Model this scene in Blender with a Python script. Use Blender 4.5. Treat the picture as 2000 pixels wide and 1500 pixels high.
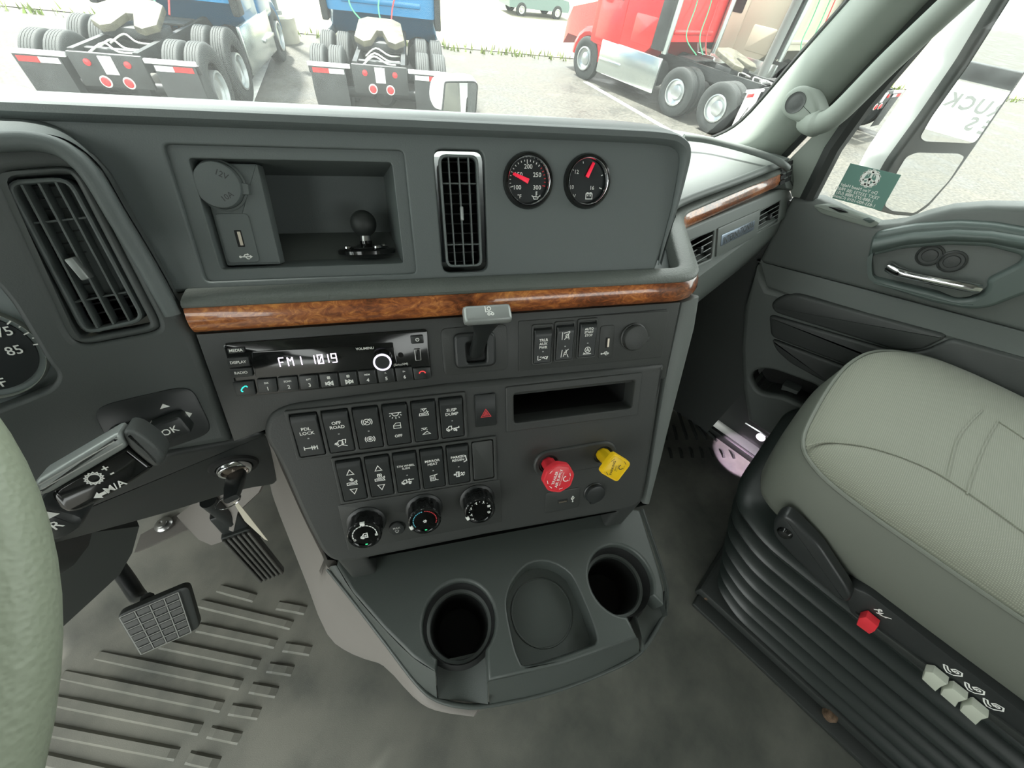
import bpy, bmesh, math, random
from math import sin, cos, radians, pi, hypot, atan2
from mathutils import Vector, Matrix
from mathutils.geometry import tessellate_polygon

SC = bpy.context.scene
for _o in list(bpy.data.objects):
    bpy.data.objects.remove(_o)
COL = SC.collection
random.seed(7)

# ------------------------------------------------------------------ camera
# world: x = to the passenger side, y = forward in the cab, z = up, cab floor z = 0
CAM = Vector((0, 0, 1.0))
FPX, CX, CY = 750.0, 1000.0, 750.0
RW = Matrix(((0.71710416, -0.48362839, 0.50186174),
             (-0.6895259, -0.5972228, 0.40973036),
             (0.10156603, -0.63986601, -0.76174525)))
cd = bpy.data.cameras.new('camera')
cd.sensor_fit = 'HORIZONTAL'
cd.sensor_width = 36.0
cd.lens = FPX / 2000.0 * 36.0
cd.clip_start = 0.02
cd.clip_end = 400
cam = bpy.data.objects.new('camera', cd)
COL.objects.link(cam)
_m = Matrix(((RW[0][0], -RW[0][1], -RW[0][2], CAM.x),
             (RW[1][0], -RW[1][1], -RW[1][2], CAM.y),
             (RW[2][0], -RW[2][1], -RW[2][2], CAM.z),
             (0, 0, 0, 1)))
cam.matrix_world = _m
SC.camera = cam

# ------------------------------------------------------------------ sky, sun, exposure
w = bpy.data.worlds.new('overcast_sky')
SC.world = w
w.use_nodes = True
_bg = w.node_tree.nodes['Background']
_bg.inputs[0].default_value = (0.95, 1.0, 0.965, 1)
_bg.inputs[1].default_value = 3.2
sd = bpy.data.lights.new('sun', 'SUN')
sd.energy = 13.0
sd.angle = radians(4)
sd.color = (1.0, 0.98, 0.93)
sun = bpy.data.objects.new('sun', sd)
COL.objects.link(sun)
_el, _az = radians(66), radians(2)
sun.rotation_euler = Vector((sin(_az) * cos(_el), cos(_az) * cos(_el), sin(_el))).to_track_quat('Z', 'Y').to_euler()
sun['label'] = 'hazy sun'
SC.view_settings.view_transform = 'Standard'
SC.view_settings.look = 'None'
SC.view_settings.gamma = 1
SC.view_settings.exposure = 0.5
SC.view_settings.use_curve_mapping = False
SC.cycles.max_bounces = 7
SC.cycles.diffuse_bounces = 4
SC.cycles.glossy_bounces = 3
SC.cycles.adaptive_threshold = .035
SC.cycles.transparent_max_bounces = 12
SC.cycles.caustics_reflective = False
SC.cycles.caustics_refractive = False
SC.cycles.sample_clamp_indirect = 6

# ------------------------------------------------------------------ projection helpers
def ray(x, y):
    return (RW @ Vector((x - CX, y - CY, FPX))).normalized()
def onz(x, y, z=0.0):
    r = ray(x, y); return CAM + r * ((z - CAM.z) / r.z)
def onx(x, y, X):
    r = ray(x, y); return CAM + r * ((X - CAM.x) / r.x)
def ony(x, y, Y):
    r = ray(x, y); return CAM + r * ((Y - CAM.y) / r.y)
def far(x, y, D):
    return CAM + ray(x, y) * D
def azv(deg):
    a = radians(deg); return Vector((sin(a), cos(a), 0))

class Frame:
    """a plane with an origin, right axis U, up axis V and outward normal N"""
    def __init__(s, o, U, V):
        s.o = Vector(o); s.U = Vector(U).normalized(); s.V = Vector(V).normalized()
        s.N = s.U.cross(s.V).normalized()
    @staticmethod
    def tilted(o, az, tilt):
        U = azv(az); H = azv(az + 90); t = radians(tilt)
        return Frame(o, U, Vector((0, 0, cos(t))) - H * sin(t))
    def at(s, x, y, n=0.0):
        r = ray(x, y); p0 = s.o + s.N * n
        q = CAM + r * ((p0 - CAM).dot(s.N) / r.dot(s.N)) - p0
        return (q.dot(s.U), q.dot(s.V))
    def pts(s, lst, n=0.0):
        return [s.at(x, y, n) for x, y in lst]
    def rect(s, tl, tr, br, bl, n=0.0):
        a, b, c, d = (s.at(p[0], p[1], n) for p in (tl, tr, br, bl))
        return ((a[0] + d[0]) / 2, (b[0] + c[0]) / 2, (c[1] + d[1]) / 2, (a[1] + b[1]) / 2)
    def P(s, u, v, n=0.0):
        return s.o + s.U * u + s.V * v + s.N * n
    def M(s, u=0.0, v=0.0, n=0.0, rot=0.0):
        p = s.P(u, v, n)
        m = Matrix(((s.U.x, s.V.x, s.N.x, p.x), (s.U.y, s.V.y, s.N.y, p.y), (s.U.z, s.V.z, s.N.z, p.z), (0, 0, 0, 1)))
        return m @ Matrix.Rotation(rot, 4, 'Z') if rot else m
    def loc(s, P):
        d = Vector(P) - s.o
        return (d.dot(s.U), d.dot(s.V), d.dot(s.N))

# ------------------------------------------------------------------ 2D helpers
def ccw(p):
    a = sum(p[i][0] * p[(i + 1) % len(p)][1] - p[(i + 1) % len(p)][0] * p[i][1] for i in range(len(p)))
    return list(p) if a > 0 else list(p)[::-1]
def inset(p, d):
    """move a CCW outline inwards by d"""
    n = len(p); out = []
    for i in range(n):
        a, b, c = p[i - 1], p[i], p[(i + 1) % n]
        e1 = (b[0] - a[0], b[1] - a[1]); e2 = (c[0] - b[0], c[1] - b[1])
        l1 = hypot(*e1) or 1e-9; l2 = hypot(*e2) or 1e-9
        n1 = (-e1[1] / l1, e1[0] / l1); n2 = (-e2[1] / l2, e2[0] / l2)
        s = (n1[0] + n2[0], n1[1] + n2[1]); q = (s[0] ** 2 + s[1] ** 2) / 2
        k = d / max(q, 0.35)
        out.append((b[0] + s[0] * k, b[1] + s[1] * k))
    return out
def rnd(p, r, seg=4):
    """round the corners of an outline"""
    n = len(p); out = []
    for i in range(n):
        a, b, c = Vector(p[i - 1]), Vector(p[i]), Vector(p[(i + 1) % n])
        rr = r[i] if isinstance(r, (list, tuple)) else r
        d1 = a - b; d2 = c - b
        if rr <= 0:
            out.append(tuple(b)); continue
        q1 = b + d1.normalized() * min(rr, d1.length * .48); q2 = b + d2.normalized() * min(rr, d2.length * .48)
        for k in range(seg + 1):
            t = k / seg
            out.append(tuple(q1 * (1 - t) ** 2 + b * (2 * t * (1 - t)) + q2 * t * t))
    return out
def rrect(wd, ht, r, cx=0.0, cy=0.0, seg=4):
    a, b = wd / 2, ht / 2
    return rnd([(cx - a, cy - b), (cx + a, cy - b), (cx + a, cy + b), (cx - a, cy + b)], r, seg)
def rc(r4, r=0.0, seg=4):
    u0, u1, v0, v1 = r4
    p = [(u0, v0), (u1, v0), (u1, v1), (u0, v1)]
    return rnd(p, r, seg) if r else p
def circ(r, n=24, cx=0.0, cy=0.0, a0=0.0):
    return [(cx + r * cos(a0 + 2 * pi * i / n), cy + r * sin(a0 + 2 * pi * i / n)) for i in range(n)]
def arc(r, a, b, n=16, cx=0.0, cy=0.0):
    return [(cx + r * cos(radians(a + (b - a) * i / n)), cy + r * sin(radians(a + (b - a) * i / n))) for i in range(n + 1)]
def spline(p, k=6, closed=False):
    """Catmull-Rom through points of any dimension"""
    P_ = [Vector(q) for q in p]; n = len(P_); out = []
    rng = range(n) if closed else range(n - 1)
    for i in rng:
        if closed:
            a, b, c, d = P_[i - 1], P_[i], P_[(i + 1) % n], P_[(i + 2) % n]
        else:
            a, b, c, d = P_[max(i - 1, 0)], P_[i], P_[i + 1], P_[min(i + 2, n - 1)]
        for j in range(k):
            t = j / k
            out.append(0.5 * ((2 * b) + (c - a) * t + (2 * a - 5 * b + 4 * c - d) * t * t + (3 * b - a - 3 * c + d) * t ** 3))
    if not closed:
        out.append(P_[-1])
    return out

# ------------------------------------------------------------------ mesh builder
_TXT = {}
class MB:
    def __init__(s):
        s.v = []; s.f = []
    def add(s, vs, fs):
        o = len(s.v); s.v += [tuple(q) for q in vs]; s.f += [tuple(i + o for i in f) for f in fs]; return s
    def loft(s, rings, closed=True, cap0=False, cap1=False):
        n = len(rings[0]); vs = [q for r in rings for q in r]; fs = []
        for i in range(len(rings) - 1):
            for j in range(n if closed else n - 1):
                a = i * n + j; b = i * n + (j + 1) % n
                fs.append((a, b, b + n, a + n))
        if cap0: fs.append(tuple(range(n))[::-1])
        if cap1: fs.append(tuple((len(rings) - 1) * n + j for j in range(n)))
        return s.add(vs, fs)
    def bprism(s, poly, z0, z1, b=0.0, seg=2, bottom=True, dome=0.0):
        p = ccw(poly); rings = [[(x, y, z0) for x, y in p]]
        if b:
            for k in range(seg + 1):
                t = pi / 2 * k / seg
                q = inset(p, b * (1 - cos(t))); rings.append([(x, y, z1 - b + b * sin(t)) for x, y in q])
        else:
            rings.append([(x, y, z1) for x, y in p])
        return s.loft(rings, True, bottom, True)
    def plate(s, outer, holes, z0, z1, b=0.0, hb=0.0, hz=None, seg=2):
        o = ccw(outer); H = [ccw(h)[::-1] for h in holes]
        rings = [[(x, y, z0) for x, y in o]]
        for k in range(seg + 1 if b else 1):
            t = pi / 2 * k / seg if b else 0
            q = inset(o, b * (1 - cos(t))) if b else o
            rings.append([(x, y, z1 - b + b * sin(t)) for x, y in q])
        s.loft(rings, True)
        top = [rings[-1]]
        for h in H:
            hr = []
            for k in range(seg + 1 if hb else 1):
                t = pi / 2 * k / seg if hb else 0
                q = inset(h, hb * (1 - cos(t))) if hb else h
                hr.append([(x, y, z1 - hb + hb * sin(t)) for x, y in q])
            hr = [[(x, y, z0 if hz is None else hz) for x, y in h]] + hr
            s.loft(hr, True); top.append(hr[-1])
        allv = [q for r in top for q in r]
        tr = tessellate_polygon([[Vector(q) for q in r] for r in top])
        fs = []
        for t in tr:
            a, b_, c = (Vector(allv[i]) for i in t)
            fs.append(t if (b_ - a).cross(c - a).z > 0 else t[::-1])
        return s.add(allv, fs)
    def box(s, x0, x1, y0, y1, z0, z1):
        return s.add([(x0, y0, z0), (x1, y0, z0), (x1, y1, z0), (x0, y1, z0), (x0, y0, z1), (x1, y0, z1), (x1, y1, z1), (x0, y1, z1)],
                     [(3, 2, 1, 0), (4, 5, 6, 7), (0, 1, 5, 4), (1, 2, 6, 5), (2, 3, 7, 6), (3, 0, 4, 7)])
    def bbox(s, x0, x1, y0, y1, z0, z1, b=0.003):
        b = min(b, abs(x1 - x0) * .45, abs(y1 - y0) * .45, abs(z1 - z0) * .45)
        p = ccw([(x0, y0), (x1, y0), (x1, y1), (x0, y1)]); rings = []
        p = rnd(p, b, 2)
        for z, d in ((z0, b), (z0 + b * .3, b * .3), (z0 + b, 0), (z1 - b, 0), (z1 - b * .3, b * .3), (z1, b)):
            rings.append([(x, y, z) for x, y in inset(p, d * .95)])
        return s.loft(rings, True, True, True)
    def tube(s, path, r, seg=10, closed=False, caps=True):
        P_ = [Vector(p) for p in path]; n = len(P_)
        T = []
        for i in range(n):
            a = P_[i - 1] if (i or closed) else P_[0]; b = P_[(i + 1) % n] if (i < n - 1 or closed) else P_[-1]
            T.append((b - a).normalized())
        up = Vector((0, 0, 1)) if abs(T[0].z) < .9 else Vector((1, 0, 0))
        x = T[0].cross(up).normalized(); rings = []
        for i in range(n):
            x = (x - T[i] * x.dot(T[i])).normalized(); y = T[i].cross(x)
            rr = r[i] if isinstance(r, (list, tuple)) else r
            rings.append([P_[i] + (x * cos(2 * pi * k / seg) + y * sin(2 * pi * k / seg)) * rr for k in range(seg)])
        if closed:
            rings.append(rings[0]); return s.loft(rings, True)
        return s.loft(rings, True, caps, caps)
    def sweep(s, path, sec, rights, ups, cap=True, closed=True):
        rings = [[Vector(p) + R_ * a + U_ * b for a, b in sec] for p, R_, U_ in zip(path, rights, ups)]
        return s.loft(rings, closed, cap, cap)
    def lathe(s, prof, seg=24, a0=0.0):
        rings = [[(r * cos(a0 + 2 * pi * k / seg), r * sin(a0 + 2 * pi * k / seg), z) for k in range(seg)] for r, z in prof]
        return s.loft(rings, True, False, False)
    def strokes(s, lines, wd, z=0.0, sc=1.0, at=(0, 0), th=0.0):
        for L in lines:
            L = [(at[0] + x * sc, at[1] + y * sc) for x, y in L]
            closed = len(L) > 2 and hypot(L[0][0] - L[-1][0], L[0][1] - L[-1][1]) < 1e-7
            if closed: L = L[:-1]
            n = len(L); lf = []; rt = []
            for i in range(n):
                a = L[i - 1] if (i or closed) else L[0]; b = L[i]; c = L[(i + 1) % n] if (i < n - 1 or closed) else L[-1]
                d1 = Vector((b[0] - a[0], b[1] - a[1])); d2 = Vector((c[0] - b[0], c[1] - b[1]))
                if d1.length < 1e-9: d1 = d2
                if d2.length < 1e-9: d2 = d1
                d1.normalize(); d2.normalize(); m = Vector((-(d1.y + d2.y), d1.x + d2.x))
                q = max(m.length_squared / 2, .4); m = m * (wd / 2 / q)
                lf.append((b[0] + m.x, b[1] + m.y, z)); rt.append((b[0] - m.x, b[1] - m.y, z))
            vs = rt + lf; fs = [(i, (i + 1) % n, n + (i + 1) % n, n + i) for i in range(n if closed else n - 1)]
            s.add(vs, fs)
        return s
    def fill(s, poly, z=0.0, sc=1.0, at=(0, 0)):
        p = ccw(poly); return s.add([(at[0] + x * sc, at[1] + y * sc, z) for x, y in p], [tuple(range(len(p)))])
    def text(s, t, size, cx=0.0, cy=0.0, z=0.0, rot=0.0, mirror=False, sx=1.0, bold=0.0):
        key = (t, bold)
        if key not in _TXT:
            c = bpy.data.curves.new('t', 'FONT'); c.body = t; c.size = 1; c.align_x = 'CENTER'; c.align_y = 'CENTER'
            c.resolution_u = 2; c.offset = bold; c.fill_mode = 'FRONT'
            o = bpy.data.objects.new('t', c); COL.objects.link(o)
            dg = bpy.context.evaluated_depsgraph_get(); me = bpy.data.meshes.new_from_object(o.evaluated_get(dg))
            _TXT[key] = ([tuple(q.co) for q in me.vertices], [tuple(p.vertices) for p in me.polygons])
            bpy.data.objects.remove(o); bpy.data.curves.remove(c); bpy.data.meshes.remove(me)
        vs, fs = _TXT[key]; C_, S_ = cos(rot), sin(rot); out = []
        for x, y, _ in vs:
            x *= size * sx * (-1 if mirror else 1); y *= size
            out.append((cx + x * C_ - y * S_, cy + x * S_ + y * C_, z))
        return s.add(out, [f[::-1] for f in fs] if mirror else fs)
    def xf(s, M):
        s.v = [tuple(M @ Vector(q)) for q in s.v]; return s
    def map(s, fn):
        s.v = [tuple(fn(*q)) for q in s.v]; return s
    def join(s, o, M=None):
        return s.add([tuple(M @ Vector(q)) for q in o.v] if M else o.v, o.f)
    def mesh(s, name, smooth=38):
        me = bpy.data.meshes.new(name)
        me.from_pydata(s.v, [], s.f); me.validate()
        if smooth:
            me.shade_smooth(); me.set_sharp_from_angle(angle=radians(smooth))
        me.update(); return me

def build(name, mb, mat, parent=None, M=None, smooth=38, kind=None):
    me = mb if isinstance(mb, bpy.types.Mesh) else mb.mesh(name, smooth)
    if not me.materials: me.materials.append(mat)
    o = bpy.data.objects.new(name, me); COL.objects.link(o)
    if parent: o.parent = parent
    if M is not None: o.matrix_local = M
    if kind: o['kind'] = kind
    return o
def tag(o, label, cat, group=None):
    o['label'] = label; o['category'] = cat
    if group: o['group'] = group
    return o
def thing(name, label, cat, M=None, group=None):
    o = bpy.data.objects.new(name, None); COL.objects.link(o); o.empty_display_size = .05
    if M is not None: o.matrix_world = M
    return tag(o, label, cat, group)
def struct(name, label=None, M=None, cat=None):
    o = bpy.data.objects.new(name, None); COL.objects.link(o); o.empty_display_size = .05
    if M is not None: o.matrix_world = M
    o['kind'] = 'structure'
    if label: o['label'] = label
    return o
def copy_tree(o, parent=None):
    c = o.copy(); COL.objects.link(c)
    if parent is not None: c.parent = parent
    for ch in o.children: copy_tree(ch, c)
    return c
def T(x, y, z): return Matrix.Translation((x, y, z))

# ------------------------------------------------------------------ materials
def mat(name, col, rough=.5, metal=0.0, bump=0.0, bscale=400, var=0.0, vscale=8, coat=0.0, emit=None, es=1.0, spec=.5, trans=0.0, alpha=1.0):
    m = bpy.data.materials.new(name); m.use_nodes = True
    nt = m.node_tree; b = nt.nodes['Principled BSDF']
    b.inputs['Base Color'].default_value = (*col, 1); b.inputs['Roughness'].default_value = rough; b.inputs['Metallic'].default_value = metal
    b.inputs['Specular IOR Level'].default_value = spec
    if coat: b.inputs['Coat Weight'].default_value = coat; b.inputs['Coat Roughness'].default_value = .04
    if emit: b.inputs['Emission Color'].default_value = (*emit, 1); b.inputs['Emission Strength'].default_value = es
    if bump or var:
        tc = nt.nodes.new('ShaderNodeTexCoord')
    if bump:
        n = nt.nodes.new('ShaderNodeTexNoise'); n.inputs['Scale'].default_value = bscale; n.inputs['Detail'].default_value = 2
        bp = nt.nodes.new('ShaderNodeBump'); bp.inputs['Strength'].default_value = bump; bp.inputs['Distance'].default_value = .001
        nt.links.new(tc.outputs['Object'], n.inputs['Vector']); nt.links.new(n.outputs['Fac'], bp.inputs['Height']); nt.links.new(bp.outputs[0], b.inputs['Normal'])
    if var:
        n2 = nt.nodes.new('ShaderNodeTexNoise'); n2.inputs['Scale'].default_value = vscale; n2.inputs['Detail'].default_value = 5
        rp = nt.nodes.new('ShaderNodeValToRGB')
        rp.color_ramp.elements[0].position = .3; rp.color_ramp.elements[1].position = .7
        rp.color_ramp.elements[0].color = (*[c * (1 - var) for c in col], 1); rp.color_ramp.elements[1].color = (*[min(1, c * (1 + var)) for c in col], 1)
        nt.links.new(tc.outputs['Object'], n2.inputs['Vector']); nt.links.new(n2.outputs['Fac'], rp.inputs[0]); nt.links.new(rp.outputs[0], b.inputs['Base Color'])
    return m

K = {}
K['dash'] = mat('charcoal_plastic', (.036, .039, .037), .48, bump=.12, bscale=900)
K['upper'] = mat('soft_grey_plastic', (.105, .122, .119), .55, bump=.15, bscale=900)
K['pod'] = mat('pod_plastic', (.060, .068, .066), .5, bump=.12, bscale=900)
K['black'] = mat('black_plastic', (.020, .023, .023), .38)
K['gloss'] = mat('glossy_black', (.008, .009, .009), .12, coat=.3)
K['deep'] = mat('matt_black', (.010, .011, .011), .8)
K['tray'] = mat('tray_plastic', (.060, .070, .065), .42, bump=.15, bscale=1200)
K['side'] = mat('taupe_plastic', (.20, .185, .17), .6, bump=.15, bscale=700)
K['door'] = mat('door_plastic', (.118, .132, .124), .5, bump=.15, bscale=900)
K['doordark'] = mat('door_vinyl', (.050, .055, .053), .5, bump=.2, bscale=600)
K['doormid'] = mat('door_bezel_plastic', (.095, .122, .114), .4)
K['pillar'] = mat('pillar_plastic', (.235, .265, .235), .6, bump=.1, bscale=900)
K['light'] = mat('light_grey_plastic', (.26, .28, .25), .5)
K['rubber'] = mat('black_rubber', (.022, .026, .024), .55)
K['bellows'] = mat('bellows_rubber', (.018, .024, .022), .38)
K['white'] = mat('white_print', (.85, .86, .82), .6)
K['grey_print'] = mat('grey_print', (.45, .46, .44), .6)
K['chrome'] = mat('chrome', (.75, .76, .77), .12, metal=1)
K['steel'] = mat('brushed_steel', (.48, .48, .47), .3, metal=1)
K['rust'] = mat('rusty_bolt', (.22, .15, .10), .55, metal=.6, var=.4, vscale=120)
K['red'] = mat('red_plastic', (.72, .035, .05), .35)
K['yellow'] = mat('yellow_plastic', (.85, .55, .01), .35)
K['redprint'] = mat('red_print', (.65, .05, .06), .5)
K['bluep'] = mat('blue_print', (.12, .50, .62), .5)
K['green_led'] = mat('green_lamp', (.02, .3, .08), .4, emit=(.05, 1, .3), es=1.2)
K['cyan_led'] = mat('cyan_lamp', (.02, .3, .3), .4, emit=(.02, .75, .6), es=1.0)
K['red_led'] = mat('red_lamp', (.3, .02, .02), .4, emit=(1, .06, .06), es=.7)
K['lcd'] = mat('display_segments', (.5, .45, .5), .5, emit=(.95, .82, 1), es=1.2)
K['needle'] = mat('red_needle', (.85, .02, .06), .4, emit=(1, .02, .06), es=.25)
K['dial'] = mat('dial_face', (.012, .016, .017), .35)
K['dialgrey'] = mat('dial_ring', (.20, .23, .23), .4)
K['amber'] = mat('brass_contact', (.40, .36, .30), .35, metal=1)
K['card'] = mat('green_card', (.13, .26, .22), .6)
K['paint_white'] = mat('white_paint', (.80, .82, .80), .3, coat=.4)
K['mirror'] = mat('mirror_glass', (.9, .92, .92), .01, metal=1)
K['silver'] = mat('silver_plastic', (.28, .30, .29), .35, metal=.3)
K['paddle'] = mat('grey_paddle', (.50, .53, .45), .5)
K['key_tag'] = mat('paper_tag', (.75, .70, .58), .7)
K['lamp'] = mat('lamp_lens', (.9, .85, .95), .3, emit=(1, .85, 1), es=1.2)

def wood_mat():
    m = bpy.data.materials.new('burl_wood'); m.use_nodes = True; nt = m.node_tree; b = nt.nodes['Principled BSDF']; L = nt.links.new
    tc = nt.nodes.new('ShaderNodeTexCoord'); mp = nt.nodes.new('ShaderNodeMapping'); mp.inputs['Scale'].default_value = (1, 1, 2.2)
    L(tc.outputs['Object'], mp.inputs['Vector'])
    n0 = nt.nodes.new('ShaderNodeTexNoise'); n0.inputs['Scale'].default_value = 9; n0.inputs['Detail'].default_value = 3; n0.inputs['Distortion'].default_value = 1.2
    L(mp.outputs[0], n0.inputs['Vector'])
    wv = nt.nodes.new('ShaderNodeTexNoise'); wv.inputs['Scale'].default_value = 55; wv.inputs['Detail'].default_value = 7; wv.inputs['Distortion'].default_value = 2.5; wv.inputs['Roughness'].default_value = .65
    L(mp.outputs[0], wv.inputs['Vector'])
    mx = nt.nodes.new('ShaderNodeMath'); mx.operation = 'ADD'
    m1 = nt.nodes.new('ShaderNodeMath'); m1.operation = 'MULTIPLY'; m1.inputs[1].default_value = .55; L(wv.outputs['Fac'], m1.inputs[0])
    m2 = nt.nodes.new('ShaderNodeMath'); m2.operation = 'MULTIPLY'; m2.inputs[1].default_value = .45; L(n0.outputs['Fac'], m2.inputs[0])
    L(m1.outputs[0], mx.inputs[0]); L(m2.outputs[0], mx.inputs[1])
    rp = nt.nodes.new('ShaderNodeValToRGB'); e = rp.color_ramp.elements
    e[0].position = .34; e[0].color = (.06, .018, .006, 1); e[1].position = .66; e[1].color = (.80, .34, .085, 1)
    x = e.new(.45); x.color = (.21, .060, .018, 1); x = e.new(.54); x.color = (.42, .13, .034, 1)
    L(mx.outputs[0], rp.inputs[0]); L(rp.outputs[0], b.inputs['Base Color'])
    b.inputs['Roughness'].default_value = .3; b.inputs['Coat Weight'].default_value = .9; b.inputs['Coat Roughness'].default_value = .05
    return m
K['wood'] = wood_mat()

def fabric_mat():
    m = bpy.data.materials.new('seat_fabric'); m.use_nodes = True; nt = m.node_tree; b = nt.nodes['Principled BSDF']; L = nt.links.new
    b.inputs['Base Color'].default_value = (.27, .29, .235, 1); b.inputs['Roughness'].default_value = .85
    b.inputs['Sheen Weight'].default_value = .25
    tc = nt.nodes.new('ShaderNodeTexCoord')
    a = nt.nodes.new('ShaderNodeTexWave'); a.inputs['Scale'].default_value = 130; a.bands_direction = 'X'
    c = nt.nodes.new('ShaderNodeTexWave'); c.inputs['Scale'].default_value = 130; c.bands_direction = 'Y'
    L(tc.outputs['Object'], a.inputs['Vector']); L(tc.outputs['Object'], c.inputs['Vector'])
    mm = nt.nodes.new('ShaderNodeMath'); mm.operation = 'MULTIPLY'; L(a.outputs['Fac'], mm.inputs[0]); L(c.outputs['Fac'], mm.inputs[1])
    bp = nt.nodes.new('ShaderNodeBump'); bp.inputs['Strength'].default_value = .35; bp.inputs['Distance'].default_value = .001
    L(mm.outputs[0], bp.inputs['Height']); L(bp.outputs[0], b.inputs['Normal'])
    rp = nt.nodes.new('ShaderNodeValToRGB'); rp.color_ramp.elements[0].color = (.175, .184, .143, 1); rp.color_ramp.elements[1].color = (.275, .285, .225, 1)
    L(mm.outputs[0], rp.inputs[0]); L(rp.outputs[0], b.inputs['Base Color'])
    return m
K['fabric'] = fabric_mat()
K['vinyl'] = mat('seat_vinyl', (.150, .162, .136), .6, bump=.15, bscale=500)

def leather_mat():
    m = mat('wheel_leather', (.25, .28, .21), .5); nt = m.node_tree; b = nt.nodes['Principled BSDF']
    tc = nt.nodes.new('ShaderNodeTexCoord'); v = nt.nodes.new('ShaderNodeTexVoronoi'); v.inputs['Scale'].default_value = 420; v.feature = 'SMOOTH_F1'; v.inputs['Smoothness'].default_value = .6
    bp = nt.nodes.new('ShaderNodeBump'); bp.inputs['Strength'].default_value = .35; bp.inputs['Distance'].default_value = .0010
    nt.links.new(tc.outputs['Object'], v.inputs['Vector']); nt.links.new(v.outputs['Distance'], bp.inputs['Height']); nt.links.new(bp.outputs[0], b.inputs['Normal'])
    return m
K['leather'] = leather_mat()

def glass_mat(name, dirt):
    m = bpy.data.materials.new(name); m.use_nodes = True; nt = m.node_tree; L = nt.links.new
    for n in list(nt.nodes):
        if n.type != 'OUTPUT_MATERIAL': nt.nodes.remove(n)
    out = [n for n in nt.nodes if n.type == 'OUTPUT_MATERIAL'][0]
    tr = nt.nodes.new('ShaderNodeBsdfTransparent'); tr.inputs[0].default_value = (.93, .97, .955, 1)
    tl = nt.nodes.new('ShaderNodeBsdfTranslucent'); tl.inputs[0].default_value = (.8, .85, .83, 1)
    gl = nt.nodes.new('ShaderNodeBsdfGlossy'); gl.inputs['Roughness'].default_value = .02
    m1 = nt.nodes.new('ShaderNodeMixShader'); m2 = nt.nodes.new('ShaderNodeMixShader')
    n = nt.nodes.new('ShaderNodeTexNoise'); n.inputs['Scale'].default_value = 3; n.inputs['Detail'].default_value = 6
    tc = nt.nodes.new('ShaderNodeTexCoord'); L(tc.outputs['Object'], n.inputs['Vector'])
    mr = nt.nodes.new('ShaderNodeMapRange'); mr.inputs[3].default_value = dirt * .6; mr.inputs[4].default_value = dirt * 1.4
    L(n.outputs['Fac'], mr.inputs[0]); L(mr.outputs[0], m1.inputs[0]); L(tr.outputs[0], m1.inputs[1]); L(tl.outputs[0], m1.inputs[2])
    m2.inputs[0].default_value = .03
    L(m1.outputs[0], m2.inputs[1]); L(gl.outputs[0], m2.inputs[2]); L(m2.outputs[0], out.inputs[0])
    return m
K['windshield'] = glass_mat('dusty_windshield_glass', .020)
K['sideglass'] = glass_mat('side_window_glass', .012)

# ================================================================== the cab shell
def floor_mat():
    m = bpy.data.materials.new('dusty_doorlit_rubber_floor'); m.use_nodes = True; nt = m.node_tree; b = nt.nodes['Principled BSDF']; L = nt.links.new
    tc = nt.nodes.new('ShaderNodeTexCoord')
    a = nt.nodes.new('ShaderNodeTexNoise'); a.inputs['Scale'].default_value = 5; a.inputs['Detail'].default_value = 8; a.inputs['Roughness'].default_value = .6
    c = nt.nodes.new('ShaderNodeTexNoise'); c.inputs['Scale'].default_value = 700; c.inputs['Detail'].default_value = 2
    L(tc.outputs['Object'], a.inputs['Vector']); L(tc.outputs['Object'], c.inputs['Vector'])
    rp = nt.nodes.new('ShaderNodeValToRGB'); e = rp.color_ramp.elements
    e[0].position = .35; e[0].color = (.055, .060, .054, 1); e[1].position = .72; e[1].color = (.165, .168, .142, 1)
    L(a.outputs['Fac'], rp.inputs[0])
    # left doorway light painted into the driver side colour, broken up by noise
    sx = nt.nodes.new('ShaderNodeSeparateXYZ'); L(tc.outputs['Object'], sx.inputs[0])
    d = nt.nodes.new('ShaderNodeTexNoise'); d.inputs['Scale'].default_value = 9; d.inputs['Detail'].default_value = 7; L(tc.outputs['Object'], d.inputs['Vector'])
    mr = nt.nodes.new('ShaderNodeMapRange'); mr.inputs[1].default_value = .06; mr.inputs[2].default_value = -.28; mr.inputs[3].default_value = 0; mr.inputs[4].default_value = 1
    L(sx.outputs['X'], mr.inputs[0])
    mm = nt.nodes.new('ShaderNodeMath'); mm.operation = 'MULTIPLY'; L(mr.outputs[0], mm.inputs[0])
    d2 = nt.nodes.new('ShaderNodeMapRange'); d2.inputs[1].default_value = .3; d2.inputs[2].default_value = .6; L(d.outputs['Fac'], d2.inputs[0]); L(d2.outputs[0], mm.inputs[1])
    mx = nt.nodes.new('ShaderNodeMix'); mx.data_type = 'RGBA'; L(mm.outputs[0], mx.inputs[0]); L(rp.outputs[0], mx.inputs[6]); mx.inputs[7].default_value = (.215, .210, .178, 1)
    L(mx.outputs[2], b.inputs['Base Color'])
    bp = nt.nodes.new('ShaderNodeBump'); bp.inputs['Strength'].default_value = .2; bp.inputs['Distance'].default_value = .001
    L(c.outputs['Fac'], bp.inputs['Height']); L(bp.outputs[0], b.inputs['Normal'])
    b.inputs['Roughness'].default_value = .55
    return m
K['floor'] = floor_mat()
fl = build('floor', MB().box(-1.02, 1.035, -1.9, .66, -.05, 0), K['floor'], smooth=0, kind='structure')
fl['label'] = 'dusty dark rubber cab floor with raised ribs'
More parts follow.
